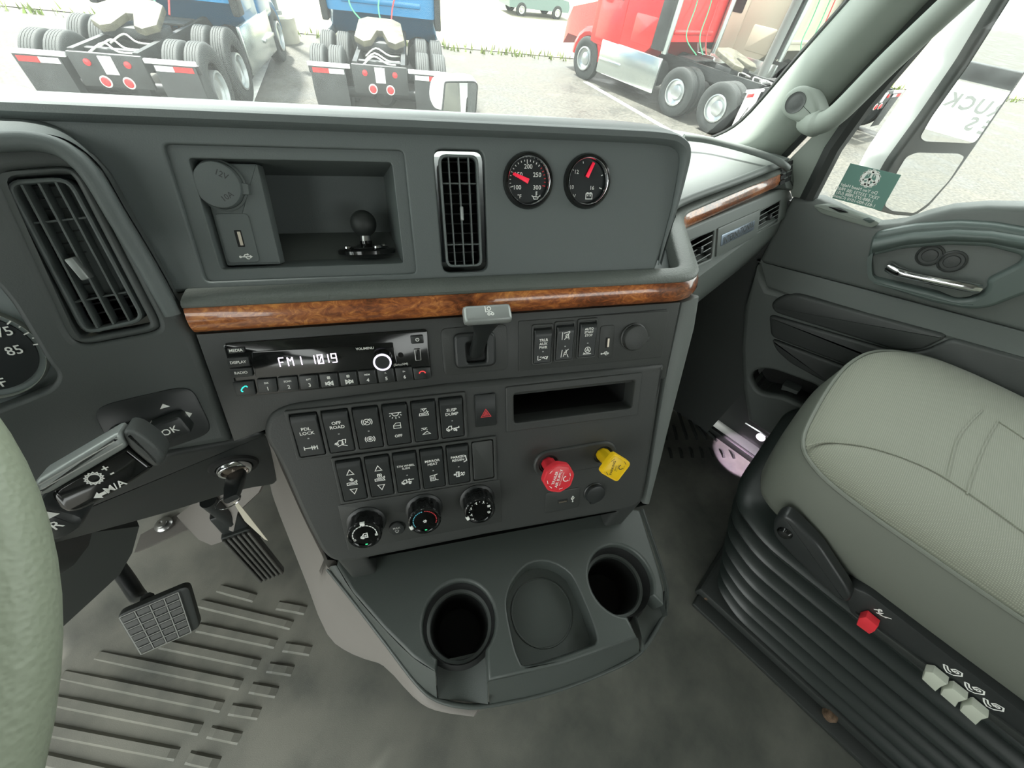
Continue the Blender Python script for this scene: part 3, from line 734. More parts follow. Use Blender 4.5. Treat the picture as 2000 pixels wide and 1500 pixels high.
# ------------------------------------------------------------------ icons (unit drawings)
def ln(*p): return [tuple(q) for q in p]
def cl(p): return p + [p[0]]
def oval(rx, ry, cx=0, cy=0, n=20): return cl([(cx + rx * cos(2 * pi * i / n), cy + ry * sin(2 * pi * i / n)) for i in range(n)])
CARL = ln((-1, -.3), (-1, .05), (-.8, .2), (-.55, .25), (-.4, .6), (.1, .6), (.15, 0), (.9, 0))
ICON = {
 'axle': [ln((-1, -.35), (-1, .35)), ln((-1, 0), (.2, 0)), ln((.2, -.4), (.2, .4)), ln((.55, -.4), (.55, .4)), ln((1, -.4), (1, .4)), ln((.2, .1), (1, .1)), oval(.14, .14, .55, .0)],
 'offroad': [ln((-1, -.2), (-.9, .1), (-.5, .2), (-.3, .55), (.3, .5), (.4, .1)), ln((.2, -.1), (.35, .7), (.9, .7), (.75, -.1)), ln((-.6, -.6), (.1, -.35), (1, -.65)), oval(.15, .15, -.6, -.15), oval(.15, .15, .3, -.15)],
 'brakeoff': [oval(.6, .6), arc(.9, 140, 220, 8), arc(.9, -40, 40, 8), ln((-.55, -.55), (.6, .65)), ln((-.3, .2), (.3, -.2))],
 'brake': [oval(.55, .5), arc(.85, 140, 220, 8), arc(.85, -40, 40, 8), oval(.22, .22), ln((-.2, 0), (.2, 0))],
 'dome': [ln((-1, .5), (1, .5)), arc(.55, 180, 360, 10, 0, .45), ln((-.8, .1), (-1, -.1)), ln((-.5, -.3), (-.62, -.55)), ln((0, -.35), (0, -.7)), ln((.5, -.3), (.62, -.55)), ln((.8, .1), (1, -.1))],
 'doorw': [ln((-.8, -.7), (-.8, .1), (-.2, .75), (.8, .75), (.8, -.7), (-.8, -.7)), ln((-.8, 0), (.8, 0))],
 'worklamp': [ln((-.6, .9), (.6, .9)), arc(.3, 180, 360, 8, 0, .85), ln((-.5, .5), (-.65, .35)), ln((0, .4), (0, .2)), ln((.5, .5), (.65, .35)), ln((-1, -.7), (-.9, -.2), (0, -.1), (.6, .2), (.9, .1), (.6, -.2), (.9, -.4), (.9, -.7), (-1, -.7)), ln((-.6, -.4), (.6, -.4))],
 'cargolamp': [ln((-.9, .9), (.3, .9)), arc(.3, 180, 360, 8, -.3, .85), ln((-.8, .5), (-.9, .35)), ln((.2, .5), (.3, .35)), ln((-.8, -.6), (.9, -.6), (.2, .05), (-.6, -.5))],
 'dump': [ln((-1, -.2), (-1, .1), (-.75, .2), (-.6, .5), (-.2, .5), (-.2, -.2), (-1, -.2)), ln((-.2, .0), (1, .1), (1, .35)), oval(.16, .16, -.7, -.25), oval(.16, .16, .3, -.25), ln((.6, -.1), (.6, -.5)), ln((.5, -.35), (.6, -.5), (.7, -.35))],
 'up': [cl(ln((-.7, -.6), (.7, -.6), (0, .7)))], 'down': [cl(ln((-.7, .6), (.7, .6), (0, -.7)))],
 'acbunk': [oval(.28, .28, 0, .5), ln((0, .95), (0, .05)), ln((-.4, .7), (.4, .3)), ln((-1, -.8), (-1, -.3), (-.6, -.2), (.4, -.2), (.9, .2), (.95, -.1), (.7, -.3), (.9, -.8), (-1, -.8)), ln((-.7, -.5), (.6, -.5))],
 'fanbunk': [oval(.2, .2, -.2, .7), oval(.2, .2, .2, .7), oval(.2, .2, -.2, .3), oval(.2, .2, .2, .3), ln((-1, -.8), (-1, -.3), (-.6, -.2), (.4, -.2), (.9, .2), (.95, -.1), (.7, -.3), (.9, -.8), (-1, -.8)), ln((-.7, -.5), (.6, -.5))],
 'slide': [ln((-1, -.2), (-1, .1), (-.75, .2), (-.6, .45), (-.2, .45), (-.2, -.2), (-1, -.2)), ln((-.2, .0), (.6, .0)), oval(.16, .16, -.7, -.25), oval(.16, .16, .3, -.25), ln((.1, .45), (1, .45)), ln((.3, .25), (.1, .45), (.3, .65))],
 'mirrorheat': [ln((-.7, -.7), (-.8, .6), (.2, .75), (.2, -.6), (-.7, -.7)), ln((.2, .7), (.8, .9)), ln((.2, -.2), (.6, -.6), (.9, -.6)), ln((-.5, -.4), (-.45, .4)), ln((-.2, -.4), (-.15, .4))],
 'regen': [ln((-1, .1), (-.6, .1)), ln((-1, -.1), (-.6, -.1)), ln((-.5, -.6), (-.5, .6)), ln((-.2, -.6), (-.2, .6)), ln((0, -.6), (0, .6)), ln((-.5, .5), (0, .5)), ln((-.5, -.5), (0, -.5)), ln((.2, .1), (.45, .3), (.6, 0), (.9, .3), (1, .1)), ln((.2, -.4), (.5, -.1), (.7, -.4), (1, -.1))],
 'trailer': [ln((-1, -.4), (-1, .5)), ln((-1, -.4), (-.4, -.3)), ln((-.6, .2), (-.2, .2)), ln((-.2, -.1), (.1, .2), (.3, -.2)), oval(.25, .22, .55, .0), ln((.8, -.4), (1, .3))],
 'lane': [ln((-.8, -.8), (-.6, .8)), ln((.8, -.9), (.5, -.2)), ln((.4, .2), (.2, .8)), ln((-.3, -.7), (-.1, .1), (.3, .5), (.8, .9)), oval(.22, .3, .1, .0)],
 'laneoff': [ln((-.8, -.8), (-.8, .8)), ln((-.5, .6), (.8, .9)), ln((-.3, -.8), (.8, .8)), oval(.3, .42, .25, -.05), ln((.7, -.8), (.5, .3))],
 'eng': [oval(.6, .6, .1, .2), ln((-.2, -.1), (.1, .55), (.4, -.1)), ln((-.1, .1), (.3, .1)), ln((-.9, -.7), (.9, -.7)), ln((-.8, -.4), (-.5, -.6))],
 'usb': [ln((-1, 0), (.85, 0)), ln((-.45, 0), (-.1, .4), (.3, .4)), ln((-.15, 0), (.2, -.4), (.55, -.4)), ln((.75, .18), (1, 0), (.75, -.18), (.75, .18)), oval(.14, .14, -1, 0, 8), oval(.1, .1, .35, .4, 8)],
 'hazard': [cl(ln((-.9, -.7), (.9, -.7), (0, .85))), cl(ln((-.45, -.42), (.45, -.42), (0, .35))), cl(ln((-.1, -.2), (.1, -.2), (0, .0)))],
 'snow': [oval(.42, .42), ln((.42, 0), (.9, 0)), ln((-.42, 0), (-.9, 0)), ln((.21, .36), (.45, .78)), ln((-.21, .36), (-.45, .78)), ln((.21, -.36), (.45, -.78)), ln((-.21, -.36), (-.45, -.78))],
 'cabrec': [ln((-.9, -.6), (-.9, -.1), (-.5, .1), (-.1, .8), (.8, .9), (.8, -.6), (-.9, -.6)), oval(.28, .28, -.4, -.55), ln((-.3, .1), (.3, .1), (.5, .4)), ln((.1, -.1), (.6, -.1))],
 'fan': [oval(.35, .35, -.35, .35, 8), oval(.35, .35, .35, .35, 8), oval(.35, .35, -.35, -.35, 8), oval(.35, .35, .35, -.35, 8)],
 'man1': [oval(.2, .2, .2, .7, 8), ln((-.2, .3), (.2, .2), (.3, -.4), (.7, -.5)), ln((-.8, .1), (-.3, .2))], 'man2': [oval(.2, .2, .2, .7, 8), ln((-.2, .3), (.2, .2), (.3, -.4), (.7, -.5)), ln((-.7, -.5), (-.2, -.4))],
 'defrost': [arc(1.2, 50, 130, 8, 0, -.5), ln((-.7, .4), (-.4, -.4), (.4, -.4), (.7, .4)), ln((-.25, -.7), (-.15, -.1)), ln((.1, -.7), (.2, -.1))],
 'recline': [ln((-1, .1), (-.5, -.5), (.1, -.9), (.6, -.6), (.9, .3), (.5, .9), (-.1, .7), (-.2, .2), (.2, .0)), ln((-1, .1), (-.7, .25), (-.2, -.3), (.2, -.4)), oval(.2, .2, .3, .3, 8)],
 'pump': [ln((-.9, -.2), (-.6, .3), (-.3, -.1), (0, .3), (-.1, -.3), (-.4, -.5)), oval(.16, .16, -.5, .5, 8), ln((0, -.4), (.4, -.2), (1, .4)), ln((.3, -.3), (.7, -.1))],
 'phone': [ln((-.8, -.75), (-.85, -.3), (-.4, .35), (.3, .8), (.85, .75)), ln((-.8, -.72), (-.45, -.72)), ln((.85, .72), (.8, .4))],
 'hang': [arc(1.1, 35, 145, 8, 0, -.7), ln((-.9, -.05), (-.85, -.3)), ln((.9, -.05), (.85, -.3))],
 'power': [arc(.8, 120, 420, 14), ln((0, .2), (0, .95))],
 'prev': [ln((-1, -.5), (-1, .5)), cl(ln((-.9, 0), (-.1, .5), (-.1, -.5))), cl(ln((0, 0), (.8, .5), (.8, -.5)))],
 'next': [ln((1, -.5), (1, .5)), cl(ln((.9, 0), (.1, .5), (.1, -.5))), cl(ln((0, 0), (-.8, .5), (-.8, -.5)))],
 'battery': [cl(ln((-.8, -.7), (.8, -.7), (.8, .4), (-.8, .4))), ln((-.55, .4), (-.55, .65), (-.2, .65), (-.2, .4)), ln((.55, .4), (.55, .65), (.2, .65), (.2, .4)), ln((-.5, 0), (-.15, 0)), ln((.15, 0), (.5, 0)), ln((.32, -.18), (.32, .18))],
 'oil': [ln((-.7, -.1), (-.5, -.6), (.4, -.6), (.5, -.2), (.9, .1), (.9, -.1)), ln((-1, .1), (-.7, -.1), (.5, -.2)), ln((0, -.2), (0, .9)), ln((0, .8), (.3, .8)), ln((0, .4), (.3, .4))],
 'rv': [cl(ln((-.7, -.9), (-.7, .9), (.7, .9), (.7, -.9))), ln((-.7, .2), (.7, .2))],
 'trk': [ln((-.2, .9), (-.2, -.1), (.9, -.1)), oval(.3, .3, .4, .45), oval(.2, .2, .3, -.5), oval(.2, .2, .9, -.5)],
}
def icon(m, name, size, at, wdt=None, z=0.0, rot=0.0):
    C_, S_ = cos(rot), sin(rot)
    L = [[(x * C_ - y * S_, x * S_ + y * C_) for x, y in l] for l in ICON[name]]
    return m.strokes(L, wdt or size * .15, z, size, at)

# ------------------------------------------------------------------ rocker switches
def rocker(name, label, M, wd, ht, prints, group, lift=.0035, top=.0060, flat=False, child=None):
    t = thing(name, label, 'switch', M, group)
    a, b = wd / 2, ht / 2
    if flat: prof = [(-b, -.002), (-b, .0022), (-b + .0015, .003), (b - .0015, .003), (b, .0022), (b, -.002)]; f = lambda v: .0031
    else:
        prof = [(-b, -.002), (-b, lift - .001), (-b + .001, lift), (-b * .15, lift + .0006), (b - .008, top), (b - .005, top), (b - .0015, top - .0015), (b, top - .005), (b, -.002)]
        def f(v):
            for (v0, z0), (v1, z1) in zip(prof[2:5], prof[3:6]):
                if v <= v1: return z0 + (z1 - z0) * (v - v0) / (v1 - v0)
            return top
    rings = []
    for u, k in ((-a, .0008), (-a + .0008, 0), (a - .0008, 0), (a, .0008)):
        rings.append([(u, max(-b + k, min(b - k, v)), z - k) for v, z in prof])
    build('rocker', MB().loft(rings, True, True, True), K['black'], t, smooth=30)
    for pm, pt, pn in prints:
        build(pn, pm.map(lambda x, y, z: (x, y, f(y) + .00022)), pt, t, smooth=0)
    return t
def tx(lines, size, y0, dy=None, sx=1.0):
    m = MB()
    for i, s_ in enumerate(lines): m.text(s_, size, 0, y0 - i * (dy or size * 1.0), bold=.02, sx=sx)
    return (m, K['white'], 'lettering')
def ic(name, size, y, x=0.0): return (icon(MB(), name, size, (x, y)), K['white'], 'symbol')
def led(y): return (MB().strokes([[(-.0008, y), (.0008, y)]], .0012), K['grey_print'], 'indicator')
kw, kh = row1[0][2] - .005, row1[0][3] - .009
G1 = 'rocker switches in the upper row'; G2 = 'rocker switches in the lower row'
R1 = [('black rocker switch lettered PDL LOCK at the left end of the upper row', [tx(['PDL', 'LOCK'], .0052, .0085), led(-.003), ic('axle', .0062, -.0145)]),
      ('black rocker switch lettered OFF ROAD', [tx(['OFF', 'ROAD'], .0052, .0115), led(-.002), ic('offroad', .006, -.0135)]),
      ('black rocker switch with crossed-out brake circle symbol', [ic('brakeoff', .0058, .0085), led(-.003), ic('brake', .0058, -.0130)]),
      ('black rocker switch with dome lamp and door symbols lettered OFF', [ic('dome', .0062, .0125), ic('doorw', .0046, -.0005), tx(['OFF'], .0046, -.0135)]),
      ('black rocker switch with work lamp symbols, left of SUSP DUMP', [ic('worklamp', .0052, .0120), ic('cargolamp', .0052, -.0125)]),
      ('black rocker switch lettered SUSP DUMP at the right end of the upper row', [tx(['SUSP', 'DUMP'], .0052, .0110), led(-.003), ic('dump', .0068, -.0130)])]
for (lb, pr_), c in zip(R1, row1):
    rocker('rocker_switch', lb, S.M(c[0], c[1] - .0005, NB), kw, kh, pr_, G1)
kw2, kh2 = row2[0][2] - .005, row2[0][3] - .009
R2 = [('black rocker switch with arrows and snowflake bunk symbol', [ic('up', .0052, .0125), ic('acbunk', .0055, -.0005), ic('down', .0052, -.0140)]),
      ('black rocker switch with arrows and fan bunk symbol', [ic('up', .0052, .0125), ic('fanbunk', .0055, -.0005), ic('down', .0052, -.0140)]),
      ('black rocker switch lettered 5TH WHEEL SLIDE', [tx(['5TH WHEEL', 'SLIDE'], .0036, .0105), led(-.003), ic('slide', .0068, -.0125)]),
      ('black rocker switch lettered MIRROR HEAT', [tx(['MIRROR', 'HEAT'], .0046, .0120), led(-.002), ic('mirrorheat', .0055, -.0125)]),
      ('black rocker switch lettered PARKED REGEN with a white scuff', [tx(['PARKED', 'REGEN'], .0046, .0125), led(-.002), ic('regen', .0065, -.0125),
        (MB().strokes([[(.0085, .0135), (.0098, .006), (.0062, .004)]], .0012), K['white'], 'scuff')])]
for (lb, pr_), c in zip(R2, row2):
    rocker('rocker_switch', lb, S.M(c[0], c[1] - .0005, NB), kw2, kh2, pr_, G2)
c = row2[5]
bl = build('switch_blank', MB().bprism(rrect(kw2, kh2, .003), -.001, .003, .0012), K['dash'], M=S.M(c[0], c[1], NB)); tag(bl, 'plain blank switch cover at the right end of the lower row', 'cover')
# hazard
u, v = S.at(946, 800, NB); hr_ = S.rect((926, 771), (966, 767), (970, 828), (929, 833), NB)
rocker('hazard_switch', 'flat black hazard switch with a red triangle', S.M((hr_[0] + hr_[1]) / 2, (hr_[2] + hr_[3]) / 2, NB), hr_[1] - hr_[0], hr_[3] - hr_[2],
       [(icon(MB(), 'hazard', .0062, (0, -.003), .0009), K['redprint'], 'triangle_print')], None, flat=True)
# right switch panel
sr = S.rect((1014, 628), (1303, 605), (1294, 700), (1011, 722))
acc = build('accessory_panel', MB().bprism(rc(sr, .002), -.001, .0012, .0008), K['dash'], dash)
R3 = [((1059, 675), 'black rocker switch lettered TRLR AUX PWR', [tx(['TRLR', 'AUX', 'PWR'], .0044, .0075), led(-.006), ic('trailer', .0058, -.0135)]),
      ((1102, 669), 'black rocker switch with lane lines crossed out', [ic('laneoff', .0055, .0090), led(-.0035), ic('lane', .0055, -.0120)]),
      ((1146, 663), 'black rocker switch lettered AUTO START STOP', [tx(['AUTO', 'START', 'STOP'], .0038, .0135), led(-.0035), ic('eng', .0055, -.0125)])]
for (px_, lb, pr_) in R3:
    u, v = S.at(px_[0], px_[1], .002)
    build('switch_surround', MB().plate(rrect(.0245, .0475, .003, u, v + .001), [rrect(.0205, .0415, .002, u, v + .001)], 0, .0035, .0012, .0008), K['dash'], acc)
    rocker('rocker_switch', lb, S.M(u, v, .001), .0198, .040, pr_, 'rocker switches in the accessory panel')
def usb_port(name, label, M, wd, ht, slot, symat, horiz=False, group=None, mt=None):
    t = thing(name, label, 'port', M, group)
    build('plate', MB().bprism(rrect(wd, ht, .004), -.001, .0012, .0008), mt or K['dash'], t)
    sw_, sh = (slot[2], slot[3])
    build('slot', MB().bprism(rrect(sw_, sh, .0006, slot[0], slot[1], 2), .001, .0016), K['deep'], t)
    build('contact', MB().bprism(rrect(sw_ * .45, sh * .82, .0003, slot[0] + sw_ * .15, slot[1], 2) if not horiz else rrect(sw_ * .82, sh * .45, .0003, slot[0], slot[1] - sh * .1, 2), .0015, .0022), K['amber'], t)
    build('symbol', icon(MB(), 'usb', .0046, symat, .0009, .0015, radians(90) if horiz else 0), K['white'], t)
    return t
u, v = S.at(1184, 668, .001)
usb_port('usb_port', 'slim black USB port right of the AUTO START STOP switch', S.M(u, v, .001), .0185, .040, (.001, -.0005, .005, .0125), (-.001, -.0135))
def power_cap(label, M, r, tabdir, txt=None, matl=None):
    t = thing('power_socket', label, 'socket', M)
    ma = matl or K['dash']
    build('rim', MB().lathe([(r * 1.08, -.001), (r * 1.08, .001), (r, .002), (r * .98, .0015), (0, .0015)], 28), ma, t)
    build('cap', MB().lathe([(r * .98, .001), (r * .98, .0055), (r * .93, .0072), (r * .80, .0078), (0, .0078)], 28), ma, t)
    d = Vector((cos(tabdir), sin(tabdir), 0)); s_ = Vector((-d.y, d.x, 0))
    p0 = d * (r * .92); p1 = d * (r * 1.22)
    build('tab', MB().bprism([tuple((p0 - s_ * r * .26).to_2d()), tuple((p1 - s_ * r * .22).to_2d()), tuple((p1 + s_ * r * .22).to_2d()), tuple((p0 + s_ * r * .26).to_2d())], .001, .0055, .001), ma, t)
    if txt:
        m = MB()
        m.text('12V', r * .34, r * .30, r * .42, .0079, rot=-.5, bold=.01); m.text('10A', r * .34, r * .30, -r * .48, .0079, rot=.5, bold=.01)
        build('lettering', m, K['black'], t, smooth=0)
    return t
u, v = S.at(1241, 660, .006); power_cap('grey round power socket cap at the right end of the accessory panel', S.M(u, v, .0015), .0155, radians(-10), True, K['dash'])
# lower usb + socket
u0_ = S.rect((1063, 961), (1130, 953), (1132, 991), (1066, 1000), NB)
usb_port('usb_port', 'black USB port below the red trailer air knob', S.M((u0_[0] + u0_[1]) / 2, (u0_[2] + u0_[3]) / 2, NB), u0_[1] - u0_[0], u0_[3] - u0_[2], (.0, -.001, .014, .0055), (.0145, 0), True)
u, v = S.at(1163, 965, .01); power_cap('black round power socket cap below the yellow brake knob', S.M(u, v, NB), .0140, radians(-100), None, K['black'])
# in-bin socket and usb
u, v = S.at(427, 362, OFF - .008); power_cap('grey round power socket cap inside the dashboard bin', S.M(u, v, OFF - .012), .0185, radians(-8), True, K['upper'])
u, v = S.at(464, 466, OFF - .010)
usb_port('usb_port', 'grey USB port inside the dashboard bin under the round cap', S.M(u, v, OFF - .0115), .026, .041, (.0015, .0, .0055, .0140), (.003, -.0155), mt=K['upper'])

# ------------------------------------------------------------------ centre vent
def slat_vent(name, label, M, wd, ht, r, nv, nh, depth, tab, bars=(), mt=None, group=None, cross=.0007):
    t = thing(name, label, 'air vent', M, group); ma = mt or K['upper']
    build('frame', MB().plate(rrect(wd, ht, r), [rrect(wd - .0045, ht - .0045, r * .8)], -.006, .0022, .0012, .0008, -.006), ma, t)
    for i in range(nv):
        u = -wd / 2 + wd * (i + 1) / (nv + 1)
        build('slat', MB().bbox(u - .0006, u + .0006, -ht / 2 + .001, ht / 2 - .001, -.006, .0012, .0004), ma, t)
    for k in range(nh):
        v = -ht / 2 + ht * (k + .5) / nh
        build('louvre', MB().bbox(-wd / 2 + .001, wd / 2 - .001, v - .0006, v + .0006, -.022, -.010, .0004), K['black'], t)
    for v in bars:
        build('crossbar', MB().bbox(-wd / 2 + .002, wd / 2 - .002, v - cross, v + cross, -.007, -.002, .0004), ma, t)
    if tab: build('tab', MB().bbox(tab[0] - tab[2] / 2, tab[0] + tab[2] / 2, tab[1] - tab[3] / 2, tab[1] + tab[3] / 2, -.002, .0055, .0012), K['silver'], t)
    build('duct', MB().loft([[(x, y, -.004) for x, y in rrect(wd - .002, ht - .002, r)][::-1], [(x, y, -.045) for x, y in rrect(wd - .002, ht - .002, r)][::-1]], True, False, True), K['deep'], t)
    return t
slat_vent('air_vent', 'tall narrow dashboard air vent between the bin and the gauges', S.M(.1425, .133, OFF), .0365, .0985, .007, 3, 11, .04, (.0, .0, .0028, .0125), (-.028, .026))

# ------------------------------------------------------------------ gauges
def gauge(label, M, r, ticks, nums, needle, extra, unit):
    t = thing('dash_gauge', label, 'gauge', M, 'round gauges on the dashboard')
    bz_ = build('bezel', MB().lathe([(r * 1.12, -.003), (r * 1.12, .001), (r * 1.05, .004), (r * .98, .0045), (r * .93, .003), (r * .92, -.003)], 40), K['gloss'], t)
    build('chrome_ring', MB().lathe([(r * .955, .001), (r * .955, .0040), (r * .93, .0048), (r * .90, .0040), (r * .89, .0005)], 40), K['chrome'], bz_)
    build('dial', MB().lathe([(r * .91, -.004), (r * .91, -.0015), (0, -.0015)], 36), K['dial'], t)
    m = MB(); mr = MB()
    for a, l, red in ticks:
        (mr if red else m).strokes([[(r * .82 * cos(radians(a)), r * .82 * sin(radians(a))), (r * (.82 - l) * cos(radians(a)), r * (.82 - l) * sin(radians(a)))]], r * .035, -.0012)
    for s_, x, y, sz in nums: m.text(s_, r * sz, r * x, r * y, -.0012, bold=.01)
    icon(m, extra[0], r * extra[1], (r * extra[2], r * extra[3]), r * .035, -.0012)
    build('dial_print', m, K['white'], t, smooth=0)
    if mr.v: build('red_print', mr, K['redprint'], t, smooth=0)
    build('needle', MB().bprism(needle(r), -.0005, .0008, .0004), K['needle'], t)
    return t
r_ = .0225
tk = [(197, .14, 0)] + [(197 - i * 10.7, .07, 0) for i in range(1, 10)] + [(92, .16, 0)] + [(92 - i * 10.5, .08, i > 4) for i in range(1, 11)] + [(-14, .14, 1)]
def nd1(r): 
    a = radians(157); d = Vector((cos(a), sin(a))); n = Vector((-d.y, d.x)); c = Vector((0, 0))
    return [tuple(c - d * r * .02 - n * r * .10), tuple(c + d * r * .72 - n * r * .05), tuple(c + d * r * .72 + n * r * .05), tuple(c - d * r * .02 + n * r * .10)]
def nd2(r):
    a = radians(63); d = Vector((cos(a), sin(a))); n = Vector((-d.y, d.x)); c = Vector((0, .2 * r))
    return [tuple(c - d * r * .02 - n * r * .08), tuple(c + d * r * .62 - n * r * .06), tuple(c + d * r * .62 + n * r * .06), tuple(c - d * r * .02 + n * r * .08)]
gauge('round oil temperature gauge reading to 300 with a red needle', S.M(*g1, OFF), r_, tk, [('200', .02, .55, .25), ('150', -.42, .24, .25), ('250', .42, .24, .25), ('100', -.48, -.25, .25), ('300', .42, -.25, .25), ('°F', -.38, -.60, .22)], nd1, ('oil', .2, .38, -.58), '')
gauge('round voltmeter gauge with a battery symbol and a red needle', S.M(*g2, OFF), r_, [(200, .05, 0), (145, .05, 0), (105, .08, 0), (20, .08, 0), (-20, .14, 0)], [('12', -.50, .38, .22), ('10', -.70, -.22, .22), ('16', .28, -.25, .22), ('V', -.55, -.58, .22)], nd2, ('battery', .19, .16, -.56), '')

# ------------------------------------------------------------------ ball mount in the bin
base = far(718, 487, 1); fb = S.loc(S.P(0, 0, 0))
bp_ = S.P((S.at(718, 492, OFF - .045))[0], c0_ + .008, OFF - .045)
zf = Vector((0, 0, 1))
tl_ = S.V.copy(); X_ = S.U.copy(); Y_ = tl_.cross(X_) * 1.0
BM = Matrix(((X_.x, Y_.x, tl_.x, bp_.x), (X_.y, Y_.y, tl_.y, bp_.y), (X_.z, Y_.z, tl_.z, bp_.z), (0, 0, 0, 1)))
bm = thing('ball_mount', 'black ball mount with chrome screws standing in the dashboard bin', 'ball mount', BM)
build('base_plate', MB().lathe([(.0285, 0), (.0285, .003), (.027, .0045), (.022, .005), (.021, .0065), (.012, .007), (.006, .009), (.006, .012), (0, .012)], 36), K['gloss'], bm)
build('stem', MB().lathe([(.0065, .006), (.0055, .010), (.0048, .018), (0, .019)], 16), K['steel'], bm)
build('ball', MB().lathe([(.0001, .0125)] + [(.0127 * sin(radians(a)), .0285 - .0127 * cos(radians(a))) for a in range(15, 180, 15)] + [(.0001, .0412)], 24), K['rubber'], bm)
for k in range(4):
    a = radians(35 + 90 * k)
    build('screw', MB().lathe([(.0040, 0), (.0038, .0018), (.0022, .0030), (0, .0033)], 12).xf(T(.0205 * cos(a), .0205 * sin(a), .0055)), K['chrome'], bm)

# ================================================================== radio
rr = S.rect((434, 669), (833, 643), (845, 738), (470, 774))
rw, rh = rr[1] - rr[0], rr[3] - rr[2]; rcx, rcy = (rr[0] + rr[1]) / 2, (rr[2] + rr[3]) / 2
radio = thing('car_radio', 'black dashboard radio showing FM1 1019 with a white ring volume knob', 'radio', S.M(rcx, rcy, 0))
def rl(x, y, n=.002): u, v = S.at(x, y, n); return (u - rcx, v - rcy)
def ctext(m, s_, size, x, y, z, **k): u, v = rl(x, y); return m.text(s_, size, u, v, z, **k)
build('faceplate', MB().bprism(rrect(rw, rh, .004), -.002, .0025, .0015), K['gloss'], radio)
db = build('display', MB().bprism(rnd([rl(492, 686), rl(768, 668), rl(778, 718), rl(500, 736)], .002, 2), .002, .0030, .0004), K['gloss'], radio)
# segment lettering
SEG = {'F': [[(0, 0), (0, 2)], [(0, 2), (1, 2)], [(0, 1), (.8, 1)]], 'M': [[(0, 0), (0, 2)], [(0, 2), (.5, 1.1)], [(.5, 1.1), (1, 2)], [(1, 2), (1, 0)]], '1': [[(.5, 0), (.5, 2)]],
       '0': [[(0, 0), (0, 2), (1, 2), (1, 0), (0, 0)], [(.1, .2), (.9, 1.8)]], '9': [[(1, 0), (1, 2), (0, 2), (0, 1), (1, 1)], [(0, 0), (1, 0)]]}
m = MB(); cw = .0042
bx_, by_ = rl(547, 710); ex_, ey_ = rl(660, 703)
span = ex_ - bx_
for ch, k in (('F', 0), ('M', .145), ('1', .33), ('1', .56), ('0', .66), ('1', .80), ('9', .90)):
    m.strokes(SEG[ch], .0011, .0032, .0044, (bx_ + span * k, by_ - .003))
build('display_segments', m, K['lcd'], db, smooth=0)
def btn(quad, prints, mt=None, nm='radio_button', n=.0035):
    a = [rl(*q) for q in quad]
    b = build(nm, MB().bprism(rnd(a, .001, 2), .002, n + .001, .0008), K['black'], radio)
    cx_, cy_ = sum(q[0] for q in a) / 4, sum(q[1] for q in a) / 4
    for kind_, val, sz, dy, mt_ in prints:
        m = MB()
        if kind_ == 't': m.text(val, sz, cx_, cy_ + dy, n + .0012, bold=.02)
        else: icon(m, val, sz, (cx_, cy_ + dy), sz * .32, n + .0012)
        build('lettering' if kind_ == 't' else 'symbol', m, mt_, b, smooth=0)
W = K['white']
btn([(445, 679), (478, 676), (480, 687), (448, 690)], [('t', 'MEDIA', .0038, 0, W)])
btn([(443, 699), (486, 695), (490, 713), (449, 717)], [('t', 'DISPLAY', .0036, 0, W)])
btn([(449, 719), (492, 716), (496, 733), (454, 737)], [('t', 'RADIO', .0036, 0, W)])
btn([(455, 746), (496, 742), (502, 769), (464, 773)], [('i', 'phone', .0034, .0, K['cyan_led'])])
tops = ['DX', 'SCAN', 'RPT', None, None, 'MEM', 'F-', 'F+']; bots = ['1', '2', '3', None, None, '4', '5', '6']
xs = [500, 541, 582, 622, 660, 697, 734, 769, 805, 842]
def ybot(x): return 770 - (x - 464) * .0845
for i in range(8):
    x0, x1 = xs[i] + 2, xs[i + 1] - 1
    pr_ = []
    if bots[i]: pr_ = [('t', bots[i], .0052, -.0032, W), ('t', tops[i], .0026, .0028, W)]
    else: pr_ = [('i', 'prev' if i == 3 else 'next', .0036, -.003, W), ('i', 'fan', .0018, .003, W)]
    btn([(x0, ybot(x0) - 27), (x1, ybot(x1) - 27), (x1 + 4, ybot(x1 + 4)), (x0 + 5, ybot(x0 + 5))], pr_)
btn([(806, 718), (840, 715), (843, 737), (810, 740)], [('i', 'hang', .0034, .001, K['red_led'])])
btn([(802, 655), (826, 653), (828, 669), (804, 671)], [('i', 'power', .0020, 0, W)])
m = MB(); ctext(m, 'VOL/MENU', .0034, 713, 680, .0034, bold=.02); ctext(m, '(SiriusXM)', .0034, 783, 711, .0034); build('lettering', m, W, radio, smooth=0)
u, v = rl(783, 693); build('aux_jack', MB().lathe([(.0026, .002), (.0026, .0036), (.0017, .0036), (.0017, .0028), (0, .0028)], 14).xf(T(u, v, 0)), K['deep'], radio)
u, v = rl(816, 692); us = build('usb_slot', MB().plate(rrect(.0062, .0128, .001, u, v, 2), [rrect(.0046, .0110, .0006, u, v, 2)], .002, .0040, .0004), K['steel'], radio)
build('usb_tongue', MB().bprism(rrect(.0020, .0100, .0003, u + .0008, v, 2), .002, .0036), K['deep'], us)
